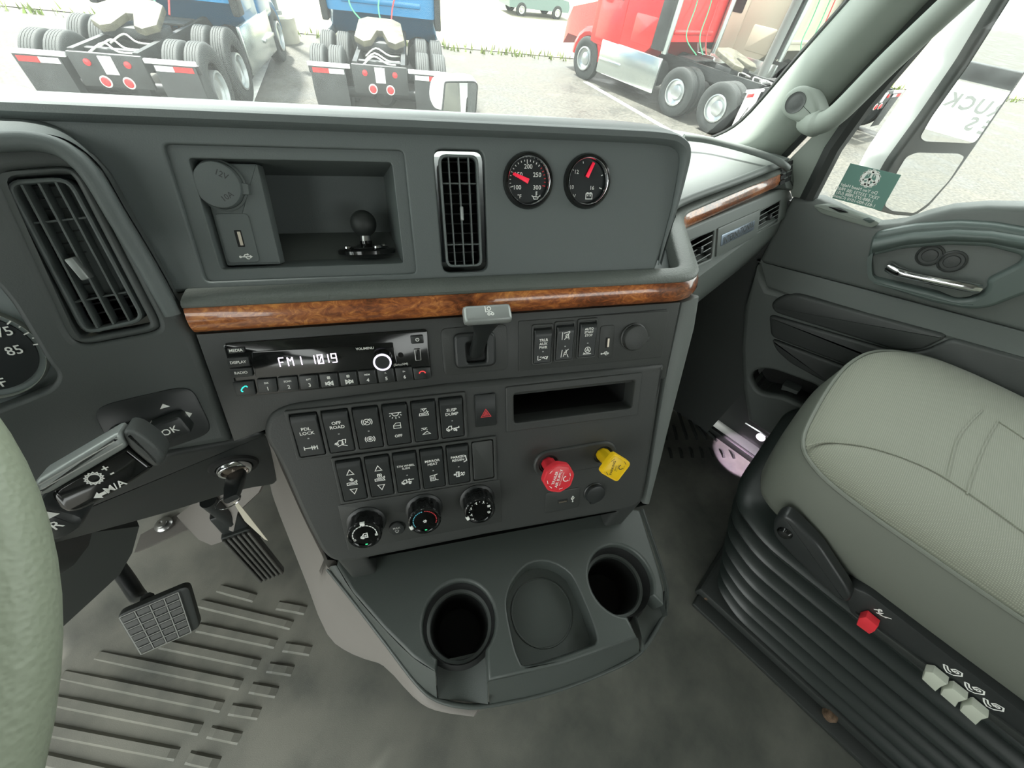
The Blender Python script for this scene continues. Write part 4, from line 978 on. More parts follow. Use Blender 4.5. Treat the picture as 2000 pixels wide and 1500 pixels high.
# volume knob
u, v = rl(747, 707, .017)
kn = []
for k in range(40):
    pass
def knurled(r, z0, z1, n, d, seg=2):
    P_ = [((r - (d if (i // seg) % 2 else 0)) * cos(2 * pi * i / (n * seg * 2)), (r - (d if (i // seg) % 2 else 0)) * sin(2 * pi * i / (n * seg * 2))) for i in range(n * seg * 2)]
    return MB().bprism(P_, z0, z1, .0008)
vk = build('volume_knob', knurled(.0088, .002, .0175, 20, .0004).xf(T(u, v, 0)), K['gloss'], radio)
build('knob_ring', MB().lathe([(.0086, .0172), (.0086, .0186), (.0070, .0188), (.0068, .0172)], 32).xf(T(u, v, 0)), mat('lit_ring', (.7, .65, .72), .4, emit=(.85, .8, 1), es=.8), vk)
build('knob_face', MB().lathe([(.0069, .0170), (.0069, .0180), (0, .0180)], 28).xf(T(u, v, 0)), K['black'], vk)

# ================================================================== trailer hand brake lever
br = S.rect((866, 642), (992, 632), (990, 722), (862, 736), .001)
bc = ((br[0] + br[1]) / 2, (br[2] + br[3]) / 2)
tb = thing('trailer_brake_lever', 'grey T-handled trailer hand brake lever between the radio and the accessory panel', 'lever', S.M(*bc, 0))
build('base_plate', MB().bprism(rrect(br[1] - br[0], br[3] - br[2], .007), -.001, .0015, .001), K['dash'], tb)
r2 = S.rect((884, 654), (968, 645), (968, 712), (890, 722), .004); b2_ = ((r2[0] + r2[1]) / 2 - bc[0], (r2[2] + r2[3]) / 2 - bc[1])
build('boot', MB().plate(rrect(r2[1] - r2[0], r2[3] - r2[2], .008, *b2_), [rrect(.021, .023, .003, b2_[0] + .001, b2_[1] - .002)], .001, .0075, .003, .002, .0012, 3).bprism(rrect(.022, .024, .002, b2_[0] + .001, b2_[1] - .002), .0, .0015), K['black'], tb)
# stem from the boot to the T-head
hd = S.at(954, 622, .052); hx, hy = hd[0] - bc[0], hd[1] - bc[1]
b0 = Vector((b2_[0] + .001, b2_[1] - .004, .002)); b1 = Vector((hx, hy + .002, .046))
dS = (b1 - b0).normalized(); sd_ = Vector((1, 0, 0)); fd = dS.cross(sd_).normalized()
def oval_ring(c, a, b): return [c + sd_ * (a * math.copysign(abs(cos(t)) ** .6, cos(t))) + fd * (b * math.copysign(abs(sin(t)) ** .6, sin(t))) for t in [2 * pi * k / 20 for k in range(20)]]
rings = [oval_ring(b0, .0075, .006), oval_ring(b0.lerp(b1, .3), .007, .0055), oval_ring(b0.lerp(b1, .6), .008, .0055), oval_ring(b0.lerp(b1, .85), .014, .006), oval_ring(b1, .020, .0075)]
build('stem', MB().loft(rings, True, True, True), K['black'], tb, smooth=50)
hm = MB().bbox(-.0225, .0225, -.0085, .0085, -.005, .006, .0035)
hM = Matrix(((1, 0, 0, b1.x), (0, cos(radians(-35)), -sin(radians(-35)), b1.y), (0, sin(radians(-35)), cos(radians(-35)), b1.z), (0, 0, 0, 1)))
hh_ = build('handle', hm, K['silver'], tb, M=hM, smooth=45)
m = MB(); icon(m, 'trk', .0055, (-.001, .001), .0008, .0062); build('symbol', m, K['white'], hh_, smooth=0)

# ================================================================== air brake knobs
dirv = Vector((vy[0] - vr[0], vy[1] - vr[1])); an = atan2(dirv.y, dirv.x)
pill = [(vr[0] + .0195 * cos(an + pi / 2 + t), vr[1] + .0195 * sin(an + pi / 2 + t)) for t in [pi * k / 12 for k in range(13)]] + [(vy[0] + .0195 * cos(an - pi / 2 + t), vy[1] + .0195 * sin(an - pi / 2 + t)) for t in [pi * k / 12 for k in range(13)]]
build('valve_recess', MB().plate(pill, [circ(.0125, 24, *vr), circ(.0125, 24, *vy)], NB - .001, NB + .0030, .0026, .001, NB - .004, 3), K['dash'], lower)
def valve(name, label, base, hpx, hn, poly, b, mt, rot, prints):
    t = thing(name, label, 'knob', S.M(*base, NB), 'air brake valve knobs')
    build('collar', MB().lathe([(.0125, -.003), (.0125, .001), (.0105, .0022), (.010, -.002), (0, -.002)], 24), K['deep'], t)
    hu, hv = S.at(hpx[0], hpx[1], NB + hn); e = Vector((hu - base[0], hv - base[1], hn))
    h0 = Vector((0, 0, -.002)); h1 = e * .93
    ax = (h1 - h0).normalized(); x = Vector((1, 0, 0)); x = (x - ax * x.dot(ax)).normalized(); y = ax.cross(x)
    st_ = MB(); rings = []
    for tt, r in ((0, .0088), (.55, .0088), (.6, .0095), (.8, .0100), (1, .0095)):
        rings.append([h0.lerp(h1, tt) + (x * cos(a) + y * sin(a)) * (r * (1 + .04 * cos(8 * a))) for a in [2 * pi * k / 32 for k in range(32)]])
    build('stem', st_.loft(rings, True, True, True), mt, t, smooth=50)
    # head faces the driver: normal leaning up from the panel normal
    hM = T(*e) @ Matrix.Rotation(radians(b[1]), 4, 'X') @ Matrix.Rotation(radians(b[2]), 4, 'Y') @ Matrix.Rotation(rot, 4, 'Z')
    hd = build('head', MB().bprism(poly, -.0045, .0030, .0018).plate(inset(ccw(poly), .0008), [inset(ccw(poly), .0026)], .0020, .0036, .0006, .0004, .0020), mt, t, M=hM)
    for pm, pt in prints: build('lettering', pm, pt, hd, smooth=0)
    return t
oc = circ(.0203, 8, 0, 0, pi / 8); oc = rnd(oc, .003, 2)
rp = MB(); rp.text('TRAILER', .0048, 0, .0052, .0032, bold=.015).text('AIR SUPPLY', .0048, 0, .0002, .0032, bold=.015).text('NOT FOR PARKING', .0020, 0, -.0036, .0032)
rp.strokes([arc(.0034, 20, 250, 8, .001, -.0090)], .0011, .0032).text('Bendix', .0018, .001, -.0135, .0032)
for a in (62, 118, 152, 208, 300): rp.strokes([[(.0145 * cos(radians(a - 9)), .0145 * sin(radians(a - 9))), (.0145 * cos(radians(a + 9)), .0145 * sin(radians(a + 9)))]], .0007, .0032)
valve('trailer_air_knob', 'red octagonal push-pull knob lettered TRAILER AIR SUPPLY', vr, (1090, 932), .034, oc, (0, -4, 0), K['red'], radians(72), [(rp, K['white'])])
sq = rrect(.0300, .0300, .005)
yp = MB(); yp.text('PARKING', .0046, 0, .0048, .0032, bold=.012).text('BRAKE', .0024, 0, .0006, .0032).text('PULL TO APPLY', .0014, 0, -.0018, .0032)
yp.strokes([arc(.0030, 20, 250, 8, .002, -.0062)], .0010, .0032).text('Bendix', .0016, .002, -.0102, .0032)
for a in (45, 135, 315): yp.strokes([[(.0128 * cos(radians(a)) + .004 * cos(radians(a + 90)), .0128 * sin(radians(a)) + .004 * sin(radians(a + 90))), (.0128 * cos(radians(a)) - .004 * cos(radians(a + 90)), .0128 * sin(radians(a)) - .004 * sin(radians(a + 90)))]], .0006, .0032)
valve('parking_brake_knob', 'yellow diamond push-pull knob lettered PARKING BRAKE', vy, (1201, 912), .034, sq, (0, -4, 0), K['yellow'], radians(45 + 8), [(yp.xf(Matrix.Rotation(radians(22), 4, 'Z')), K['black'])])

# ================================================================== climate controls
cp = S.rect((664, 987), (974, 935), (982, 1018), (677, 1076), NB)
build('climate_panel', MB().bprism(rc(cp, .002), NB - .001, NB + .0008, .0006), K['dash'], lower)
def climate(label, px_, n, r, prints, ptr):
    u, v = S.at(px_[0], px_[1], NB + n)
    t = thing('climate_knob', label, 'knob', S.M(u, v, NB), 'round climate knobs under the switches')
    P_ = []
    for i in range(72):
        a = 2 * pi * i / 72; P_.append((r * (1 - (.05 if i % 6 in (0, 1) else 0)) * cos(a), r * (1 - (.05 if i % 6 in (0, 1) else 0)) * sin(a)))
    build('collar', MB().lathe([(r * 1.16, -.001), (r * 1.16, .002), (r * 1.04, .0035), (0, .0035)], 32), K['black'], t)
    kb = build('grip', MB().bprism(P_, .001, n - .002, .0015), K['gloss'], t)
    build('ring', MB().lathe([(r * .97, n - .004), (r * .97, n - .001), (r * .92, n), (r * .85, n), (r * .83, n - .001), (r * .80, n - .002), (0, n - .002)], 40), K['gloss'], t)
    build('pointer', MB().bprism([(r * .96 * cos(ptr) * k + s_ * -sin(ptr) * r * .13, r * .96 * sin(ptr) * k + s_ * cos(ptr) * r * .13) for k, s_ in ((.84, -1), (1.03, -1), (1.03, 1), (.84, 1))], n - .002, n + .0006, .0003), K['white'], kb)
    for pm, pt, nm in prints: build(nm, pm.xf(T(0, 0, n - .0017)), pt, t, smooth=0)
    return t
R_ = .0190
def arcs(a0, a1, n, r, gap=.35): return [arc(r, a0 + (a1 - a0) * k / n, a0 + (a1 - a0) * (k + 1 - gap) / n, 3) for k in range(n)]
p1 = MB().strokes(arcs(195, -5, 12, R_ * .68, .2), .0011); p1.strokes([oval(.0011, .0011, R_ * .66 * cos(radians(205)), R_ * .66 * sin(radians(205)), 8)], .0005); icon(p1, 'fan', .0018, (R_ * .66 * cos(radians(-10)), R_ * .66 * sin(radians(-10))), .0007); icon(p1, 'cabrec', .0042, (-.0006, -.0016), .0010)
gl_ = lambda: (MB().strokes([[(-.0012, -R_ * .72), (.0012, -R_ * .72)]], .0011), K['green_led'], 'indicator')
climate('left climate knob with a fan scale and a cab symbol', (712, 1047), .024, R_, [(p1, W, 'symbol'), gl_()], radians(90))
pa = MB().strokes(arcs(212, 95, 11, R_ * .70), .0011); pb = MB().strokes(arcs(88, -28, 11, R_ * .70), .0011); pc = icon(MB(), 'snow', .0026, (0, -.0008), .0009)
climate('middle climate knob with a blue and red temperature scale', (830, 1019), .024, R_, [(pa, K['bluep'], 'cold_scale'), (pb, K['redprint'], 'warm_scale'), (pc, W, 'symbol'), gl_()], radians(200))
pd = MB()
for k, a in enumerate((205, 158, 112, 68, 22, -25)): icon(pd, ('man1', 'man2', 'man1', 'man2', 'fan', 'defrost')[k], .0021, (R_ * .62 * cos(radians(a)), R_ * .62 * sin(radians(a))), .0007)
icon(pd, 'rv', .0016, (-R_ * .5, -R_ * .62), .0006)
for a in (180, 135, 90, 45, 0): pd.strokes([oval(.0003, .0003, R_ * .68 * cos(radians(a)), R_ * .68 * sin(radians(a)), 6)], .0005)
climate('right climate knob with airflow symbols', (938, 999), .024, R_, [(pd, W, 'symbol')], radians(205))
u, v = S.at(775, 1034, NB + .004)
t = thing('defrost_button', 'small round black button lettered MAX between two climate knobs', 'button', S.M(u, v, NB))
build('button', MB().lathe([(.0095, -.001), (.0095, .0030), (.0085, .0042), (.0065, .0046), (0, .0044)], 26), K['black'], t)
m = MB().text('MAX', .0040, 0, .0024, .0048, bold=.015); icon(m, 'defrost', .0030, (0, -.0026), .0007, .0048); build('lettering', m, K['grey_print'], t, smooth=0)

# ================================================================== cup holder tray
ZT = .40
TF = Frame(onz(1000, 1180, ZT), azv(121.3), -Hd)
def tp(lst, z=ZT): return [TF.loc(onz(x, y, z))[:2] for x, y in lst]
tray = thing('cup_holder_console', 'dark moulded console tray with two cup holders and a coin well', 'console', TF.M())
lc = tp([(897, 1212)])[0]; rcn = tp([(1213, 1130)])[0]; CR = .0485
def bay(c, pin_, pout_, r):
    """outline going into a cup bay and round it: from pin_ round the circle to pout_"""
    a0 = atan2(pin_[1] - c[1], pin_[0] - c[0]); a1 = atan2(pout_[1] - c[1], pout_[0] - c[0])
    while a0 < a1: a0 += 2 * pi
    # clockwise the long way
    n = 26
    return [(c[0] + r * cos(a0 + (a1 - a0) * k / n), c[1] + r * sin(a0 + (a1 - a0) * k / n)) for k in range(n + 1)]
le = tp([(660, 1085), (657, 1104), (688, 1156), (750, 1228), (806, 1284), (850, 1312)])
n1 = tp([(851, 1290)])[0]; n2 = tp([(950, 1268)])[0]; f1 = tp([(954, 1331)])[0]
f2 = tp([(1246, 1246)])[0]; n3 = tp([(1227, 1211)])[0]; n4 = tp([(1279, 1163)])[0]
re_ = tp([(1297, 1181), (1297, 1150), (1288, 1112), (1272, 1062), (1250, 995)])
fm = tp([(1100, 1298)])[0]
bk_ = tp([(1150, 985), (700, 1060)])
outl = le + bay(lc, n1, n2, CR) + [f1, fm, f2] + bay(rcn, n3, n4, CR) + re_ + bk_
cw_ = tp([(990, 1190), (1003, 1255), (1015, 1290), (1025, 1299), (1060, 1294), (1150, 1263), (1163, 1256), (1165, 1240), (1150, 1195), (1130, 1150), (1115, 1122), (1090, 1104), (1060, 1096), (1030, 1103), (1005, 1130), (992, 1160)])
cw_ = [tuple(p) for p in spline([Vector((*p, 0)) for p in cw_], 2, True)]; cw_ = [(p[0], p[1]) for p in cw_]
build('tray_top', MB().plate(outl, [cw_], -.040, 0, .004, .003, -.03, 3), K['tray'], tray)
# sloping apron round the tray and its lower rim
TI = TF.M().inverted()
APL = ([(657, 1104), (688, 1156), (750, 1228), (806, 1284), (850, 1312)], [(640, 1110, .385), (689, 1171, .38), (752, 1253, .37), (815, 1335, .36), (854, 1366, .353)])
APF = ([(954, 1331), (1050, 1309), (1150, 1279), (1246, 1246)], [(956, 1377, .352), (1062, 1355, .352), (1165, 1319, .352), (1248, 1276, .352)])
APR = ([(1297, 1181), (1297, 1150), (1288, 1112), (1272, 1062), (1250, 995)], [(1294, 1206, .356), (1303, 1160, .362), (1293, 1112, .365), (1276, 1060, .368), (1254, 995, .37)])
for tp0, bt0 in (APL, APF, APR):
    t3 = [TI @ onz(x, y, ZT - .003) for x, y in tp0]; b3 = [TI @ onz(*q) for q in bt0]
    mid = [p.lerp(q, .5) + Vector((0, 0, .004)) for p, q in zip(t3, b3)]
    build('apron', MB().loft([spline(t3, 3), spline(mid, 3), spline(b3, 3)], False), K['tray'], tray, smooth=60)
rim = [TI @ onz(*q) for q in APL[1] + [(905, 1379, .352)] + APF[1] + APR[1]]
build('lower_rim', MB().tube(spline(rim, 4), .0032, 8), K['tray'], tray, smooth=60)
# cup wells
for c in (lc, rcn):
    wl = build('cup_well', MB().lathe([(CR + .004, -.035), (CR - .0005, -.012), (CR - .004, -.038), (CR - .0075, -.040), (CR - .009, -.043), (CR - .012, -.105), (CR - .016, -.110), (0, -.110)], 36).xf(T(c[0], c[1], 0)), K['deep'], tray)
    build('cup_step', MB().lathe([(CR - .0012, -.036), (CR - .003, -.0345), (CR - .0075, -.0365), (CR - .0085, -.042)], 36).xf(T(c[0], c[1], 0)), K['tray'], wl)
for p0, p1, p2, p3 in (((852, 1292), (949, 1270), (857, 1364), (952, 1375)), ((1227, 1212), (1280, 1164), (1250, 1274), (1293, 1207))):
    A, B = (TI @ onz(*q, .362) for q in (p0, p1)); C_, D_ = (TI @ onz(*q, .354) for q in (p2, p3))
    r0 = [A.lerp(B, t) + Vector((0, 0, .004 - .008 * sin(pi * t))) for t in [k / 8 for k in range(9)]]
    r1 = [C_.lerp(D_, t) + Vector((0, 0, .004 - .008 * sin(pi * t))) for t in [k / 8 for k in range(9)]]
    up0 = [A + Vector((0, 0, .036)), C_ + Vector((0, 0, .020))]; up1 = [B + Vector((0, 0, .036)), D_ + Vector((0, 0, .020))]
    build('handle_slot', MB().loft([[up0[0]] + r0 + [up1[0]], [up0[1]] + r1 + [up1[1]]], False), K['tray'], tray, smooth=50)
# coin well
ci = inset(ccw(cw_), .002)
wl = build('coin_well', MB().loft([[(x, y, -.002) for x, y in ccw(cw_)][::-1], [(x, y, -.030) for x, y in ci][::-1]], True, False, True), K['tray'], tray)
rc_ = tp([(1058, 1195)], .37)[0]
build('coin_ring', MB().lathe([(.0450, -.0302), (.0445, -.0288), (.0430, -.0288), (.0425, -.0302)], 40).xf(T(rc_[0], rc_[1], 0)), K['tray'], wl)
for p in ((705, 1112), (1206, 1012)):
    q = TF.loc(onz(p[0], p[1], ZT + .02))
    build('pedestal', MB().bprism(rrect(.034, .03, .006, q[0], q[1] + .012), -.004, .085, .002), K['dash'], tray)
# side of the tunnel towards the driver footwell
Tt = [S.P(*S.at(470, 850, -.02), -.03), S.P(*S.at(519, 850, -.012), -.012), S.P(*S.at(548, 912, -.012), -.012), S.P(*S.at(592, 1010, -.012), -.012), S.P(*S.at(628, 1082, -.012), -.012),
      onz(641, 1109, .39), onz(689, 1171, .38), onz(752, 1253, .37), onz(815, 1335, .36), onz(854, 1366, .352), onz(938, 1381, .349)]
Bt = [onz(470, 860), onz(520, 925), onz(548, 990), onz(575, 1065), onz(606, 1150),
      onz(640, 1240), onz(689, 1278, .06), onz(765, 1305, .20), onz(828, 1355, .31), onz(878, 1377, .338), onz(940, 1385, .346)]
Bt[0] = Bt[1] + Vector((.02, .02, .02)); Bt = [Vector((p.x, min(p.y, .64), p.z)) for p in Bt]
rows = []
for k in range(9):
    t = k / 8
    rows.append([a.lerp(b, t) + Vector((-.012, 0, 0)) * sin(pi * t) for a, b in zip(Tt, Bt)])
rows = [spline(r, 3) for r in rows]
build('tunnel_side', sheet(rows, (.012, .004, 0)), K['side'], tray, M=TF.M().inverted(), smooth=50)
# right closing side and base
build('tunnel_base', MB().loft([[onz(636, 1232), onz(606, 1150), onz(548, 990), Vector((.25, .49, 0)), Vector((.50, .34, 0)), Vector((.40, .02, 0)), Vector((.30, -.02, 0)), Vector((.05, .10, 0))],
                                [Vector((-.04, .25, .26)), Vector((-.03, .26, .27)), Vector((-.02, .36, .27)), Vector((.25, .50, .27)), Vector((.46, .22, .27)), Vector((.34, .02, .26)), Vector((.27, -.05, .26)), Vector((.05, .06, .26))]], True, True, True), K['black'], tray, M=TF.M().inverted(), smooth=0)
bt = TF.loc(S.P(0, -.20, -.05))
build('tunnel_back', MB().bbox(bt[0] - .02, bt[0] + .34, bt[1] + .02, bt[1] + .16, -.13, .10, .01), K['black'], tray)

# ================================================================== driver side of the dash
D = Frame.tilted(S.P(*S.at(381, 653)), 104.5, 25)
cl_ = thing('instrument_pod', 'dark rounded driver instrument pod with a speedometer at the left picture edge', 'instrument pod', D.M())
edge = [(-420, 300), (-150, 265), (0, 258), (60, 257), (118, 268), (165, 297), (200, 335), (240, 405), (300, 505), (352, 600), (380, 655), (418, 755), (457, 864), (320, 889), (200, 935), (100, 985), (-150, 1080), (-420, 1100)]
eo = D.pts(edge)
vq = [(4, 352), (138, 344), (288, 626), (164, 655)]
vo = rnd(D.pts([(-14, 334), (128, 322), (160, 338), (312, 632), (308, 648), (160, 677), (136, 660)]), .010, 4)
spc = D.at(-70, 705); spr = hypot(D.at(70, 690)[0] - spc[0], D.at(70, 690)[1] - spc[1])
clo = rnd(D.pts([(-330, 545), (-20, 545), (20, 592), (92, 710), (108, 728), (108, 742), (94, 760), (0, 797), (-200, 870), (-330, 900)]), .006, 3)
build('pod_panel', MB().plate(eo, [vo, clo], -.05, 0, .008, .004, -.03, 3), K['pod'], cl_)
# hood ridge
hp_ = spline([(*p, .006) for p in D.pts([(-420, 318), (-150, 285), (0, 277), (60, 276), (112, 287), (150, 312), (185, 352), (228, 425), (288, 525), (338, 615)], .006)], 5)
build('hood_ridge', MB().tube(hp_, .006, 14), K['upper'], cl_, smooth=60)
hp2 = [Vector((*p, 0)) for p in D.pts([(-420, 300), (-150, 265), (0, 258), (60, 257), (118, 268), (165, 297), (200, 335), (240, 405), (300, 505), (352, 600), (380, 655)])]
hp2 = spline(hp2, 4)
fw_ = Vector((D.U.y, D.V.y, D.N.y)); 
build('hood_skin', MB().loft([[p + Vector((0, 0, -.004)) for p in hp2], [p + fw_ * .12 + Vector((0, 0, -.004)) for p in hp2], [p + fw_ * .28 + Vector((D.U.z, D.V.z, D.N.z)) * -.05 for p in hp2]], False), K['upper'], cl_)
_q = D.P(*eo[0]); _q2 = D.P(*eo[-1])
build('outer_panel', MB().loft([[(-1.0, _q.y + .03, _q.z), (-1.0, _q.y + .10, _q.z), (-1.0, _q2.y + .08, _q2.z), (-1.0, _q2.y, _q2.z)], [(_q.x + .01, _q.y, _q.z), (_q.x + .01, _q.y + .10, _q.z), (_q2.x + .01, _q2.y + .08, _q2.z), (_q2.x + .01, _q2.y, _q2.z)]], True, True, True), K['pod'], cl_, M=D.M().inverted(), smooth=0)
# vent surround and vent
vi = rnd(D.pts([(-2, 347), (132, 338), (144, 344), (294, 630), (290, 637), (160, 661), (148, 653)], -.004), .008, 4)
build('vent_surround', MB().plate(vo, [vi], -.02, -.002, .003, .003, -.02, 3), K['pod'], cl_)
fo = rnd(D.pts(vq, -.008), .010, 4)
vt = thing('air_vent', 'tall slanted driver air vent beside the speedometer', 'air vent', D.M())
build('frame', MB().plate(fo, [inset(ccw(fo), .0032)], -.02, -.006, .0015, .0012, -.02), K['upper'], vt)
a, b, c_, d = D.pts(vq, -.010)
for k in range(1, 4):
    t_ = k / 4; p = Vector(a).lerp(Vector(b), t_); q_ = Vector(d).lerp(Vector(c_), t_)
    dv = (q_ - p).normalized(); n_ = Vector((-dv.y, dv.x)) * .0008
    build('slat', MB().bprism([tuple(p + n_), tuple(p - n_), tuple(q_ - n_), tuple(q_ + n_)], -.02, -.0075, .0004), K['upper'], vt)
for t_ in (.25, .77):
    p = Vector(a).lerp(Vector(d), t_); q_ = Vector(b).lerp(Vector(c_), t_); n_ = Vector((0, .0007))
    build('crossbar', MB().bprism([tuple(p + n_), tuple(p - n_), tuple(q_ - n_), tuple(q_ + n_)], -.022, -.012, .0003), K['upper'], vt)
for k in range(14):
    t_ = (k + .5) / 14; p = Vector(a).lerp(Vector(d), t_); q_ = Vector(b).lerp(Vector(c_), t_); n_ = Vector((0, .0006))
    build('louvre', MB().bprism([tuple(p + n_), tuple(p - n_), tuple(q_ - n_), tuple(q_ + n_)], -.040, -.028), K['black'], vt)
u, v = D.at(153, 525, -.004)
build('tab', MB().bbox(-.0028, .0028, -.0085, .0085, -.012, -.001, .0012).xf(T(u, v, 0) @ Matrix.Rotation(radians(8), 4, 'Z')), K['silver'], vt)
build('duct', MB().loft([[(x, y, -.015) for x, y in ccw(fo)][::-1], [(x, y, -.07) for x, y in ccw(fo)][::-1]], True, False, True), K['deep'], vt)
# speedometer
spd = thing('speedometer', 'speedometer dial reading 75 and 85 at the left picture edge', 'gauge', D.M(spc[0], spc[1], -.018))
build('cluster_face', MB().bprism([(x - spc[0], y - spc[1]) for x, y in inset(ccw(clo), -.004)], -.012, -.001), K['dialgrey'], spd)
build('ring', MB().lathe([(spr * 1.0, -.001), (spr * 1.0, .004), (spr * .985, .005), (spr * .965, .004), (spr * .96, .0)], 64), K['light'], spd)
build('dial', MB().lathe([(spr * .83, -.001), (spr * .83, .0005), (0, .0005)], 56), K['dial'], spd)
m = MB()
for px_, t1 in (((14, 671), '75'), ((28, 682), '85')): pass
for a_, l in ((24, .05), (14, .11), (6, .05), (-3, .11), (34, .11), (44, .05), (54, .11)):
    m.strokes([[(spr * .94 * cos(radians(a_)), spr * .94 * sin(radians(a_))), (spr * (.94 - l) * cos(radians(a_)), spr * (.94 - l) * sin(radians(a_)))]], spr * .025, .0012)
for s_, px_ in (('75', (10, 648)), ('85', (30, 684)), ('°F', (0, 748)), ('65', (-30, 622))):
    u, v = D.at(px_[0], px_[1], -.018); m.text(s_, spr * .27, u - spc[0], v - spc[1], .0014, bold=.01)
build('dial_print', m, K['white'], spd, smooth=0)
# menu pad with OK knob
mo = rnd(D.pts([(182, 808), (204, 790), (350, 756), (378, 762), (412, 832), (404, 850), (318, 880), (220, 880)], .001), .010, 4)
pad = thing('menu_pad', 'black dash control pad with an OK knob and arrows', 'control pad', D.M())
build('pad_plate', MB().bprism(mo, -.002, .0015, .0012), K['black'], pad)
u, v = D.at(331, 842, .018); Mk = T(u, v, 0) @ Matrix.Rotation(radians(6), 4, 'Z')
kb = build('ok_knob', MB().bprism(rrect(.026, .020, .004), .001, .017, .0025).xf(Mk), K['black'], pad)
build('lettering', MB().text('OK', .0088, 0, -.0005, .0173, bold=.01).xf(Mk), W, kb, smooth=0)
for px_, rt_ in (((320, 793), 0), ((370, 809), -90), ((295, 829), 90)):
    u, v = D.at(px_[0], px_[1], .002); C_, S_ = cos(radians(rt_)), sin(radians(rt_))
    build('arrow_print', MB().fill([(u + (x * C_ - y * S_), v + (x * S_ + y * C_)) for x, y in ((-.0038, -.0020), (.0038, -.0020), (0, .0022))], .0017), W, pad, smooth=0)
u, v = D.at(252, 842, .006)
build('back_button', MB().bprism(rrect(.026, .017, .004, u, v - .002), .001, .008, .002), K['black'], pad)

# knee panel below the dash with the ignition lock
Kf = Frame.tilted(D.P(*D.at(457, 864)), 108, -8)
kn_ = thing('knee_panel', 'black knee panel under the dash around the ignition lock', 'panel', Kf.M())
ko = Kf.pts([(-300, 1062), (100, 985), (320, 889), (457, 864), (500, 846), (530, 850), (552, 920), (540, 948), (490, 955), (440, 968), (330, 1003), (100, 1066), (-300, 1190)])
build('panel', MB().bprism(rnd(ko, .01, 3), -.06, 0, .006, 3), K['black'], kn_)
kc = Kf.at(458, 916, .004)
ign = thing('ignition_lock', 'steel ignition lock in the black knee panel with key inserted', 'lock', Kf.M(*kc, 0))
build('surround', MB().lathe([(.024, -.001), (.022, .003), (.0175, .0035), (.0165, .0)], 32), K['deep'], ign)
build('ring', MB().lathe([(.0165, 0), (.0165, .006), (.0150, .008), (.0128, .008), (.0122, .002)], 32), K['chrome'], ign)
build('barrel', MB().lathe([(.0122, .0), (.0122, .0045), (.011, .0055), (0, .0055)], 24).bprism(rrect(.0016, .007, .0004, 0, 0, 2), .005, .0062), mat('brass_grey', (.30, .25, .21), .35, metal=.9), ign)
key = thing('ignition_key', 'black-headed ignition key hanging with a ring and white tag', 'key', Kf.M(*kc, 0))
k1 = Vector((*Kf.at(462, 928, .012), .012)); k2 = Vector((*Kf.at(452, 975, .045), .045))
dk = (k2 - k1).normalized(); sx_ = dk.cross(Vector((0, .3, 1))).normalized(); fx_ = sx_.cross(dk)
o0 = Vector((*kc, 0)); 
def kring(c, a, b): return [c - o0 + sx_ * x + fx_ * y for x, y in rrect(a, b, min(a, b) * .4, 0, 0, 2)]
build('key_head', MB().loft([kring(k1 - dk * .004, .016, .006), kring(k1, .020, .0075), kring(k1.lerp(k2, .5), .019, .0075), kring(k2, .014, .0065)], True, True, True), K['black'], key)
build('key_blade', MB().loft([kring(Vector((*kc, .003)), .006, .002), kring(k1, .007, .002)], True, True, True), K['steel'], key)
rcc = k2 - o0 + Vector((-.004, -.003, .0))
build('key_ring', MB().tube([rcc + Vector((.011 * cos(t), .0055 * sin(t), .009 * sin(t))) for t in [2 * pi * k / 28 for k in range(28)]], .0007, 6, True), K['chrome'], key)
tg = [Vector((*Kf.at(x, y, .045), .045)) - o0 for x, y in ((456, 982), (463, 980), (485, 1007), (523, 1056), (517, 1054), (478, 1018))]
m = MB().add([p for p in tg] + [p + Vector((0, 0, -.0008)) for p in tg], [tuple(range(6)), tuple(range(11, 5, -1))] + [(i, 6 + i, 6 + (i + 1) % 6, (i + 1) % 6) for i in range(6)])
build('paper_tag', m, K['key_tag'], key, smooth=0)

# brackets and covers in the footwell
fc = thing('pedal_bracket_cover', 'grey plastic cover behind the ignition lock above the accelerator', 'cover')
Yc = .50
def fy(lst, y=Yc): return [ony(x, q, y) for x, q in lst]
def slab(pts, t): 
    t = Vector(t); n = len(pts)
    return MB().add(list(pts) + [p + t for p in pts], [tuple(range(n))[::-1], tuple(range(n, 2 * n))] + [(i, (i + 1) % n, n + (i + 1) % n, n + i) for i in range(n)])
cv = [onz(x, y, z) for x, y, z in ((345, 1008, .30), (430, 940, .38), (520, 932, .41), (505, 962, .36), (464, 1000, .31), (456, 1038, .26), (437, 1057, .24), (413, 1065, .235), (388, 1054, .24), (366, 1033, .27))]
build('cover_shell', slab(cv, (0, .02, -.03)), K['side'], fc, smooth=30)
bb = thing('bolted_floor_plate', 'grey plate with a round bolt near the brake arm', 'plate')
bp2 = [onz(x, y, z) for x, y, z in ((262, 1080, .06), (282, 1022, .06), (345, 994, .06), (374, 1030, .06))]
build('plate', slab(bp2, (0, .01, -.02)), K['side'], bb, smooth=0)
bo = onz(322, 1026, .062)
build('bolt', MB().lathe([(.017, 0), (.017, .006), (.013, .011), (.0095, .012), (.0095, .016), (.004, .017), (0, .015)], 20).xf(T(*bo)), K['steel'], bb)
build('post', MB().lathe([(.012, -.06), (.012, .12), (0, .12)], 12).xf(T(*onz(470, 1030, .24))), K['black'], fc)

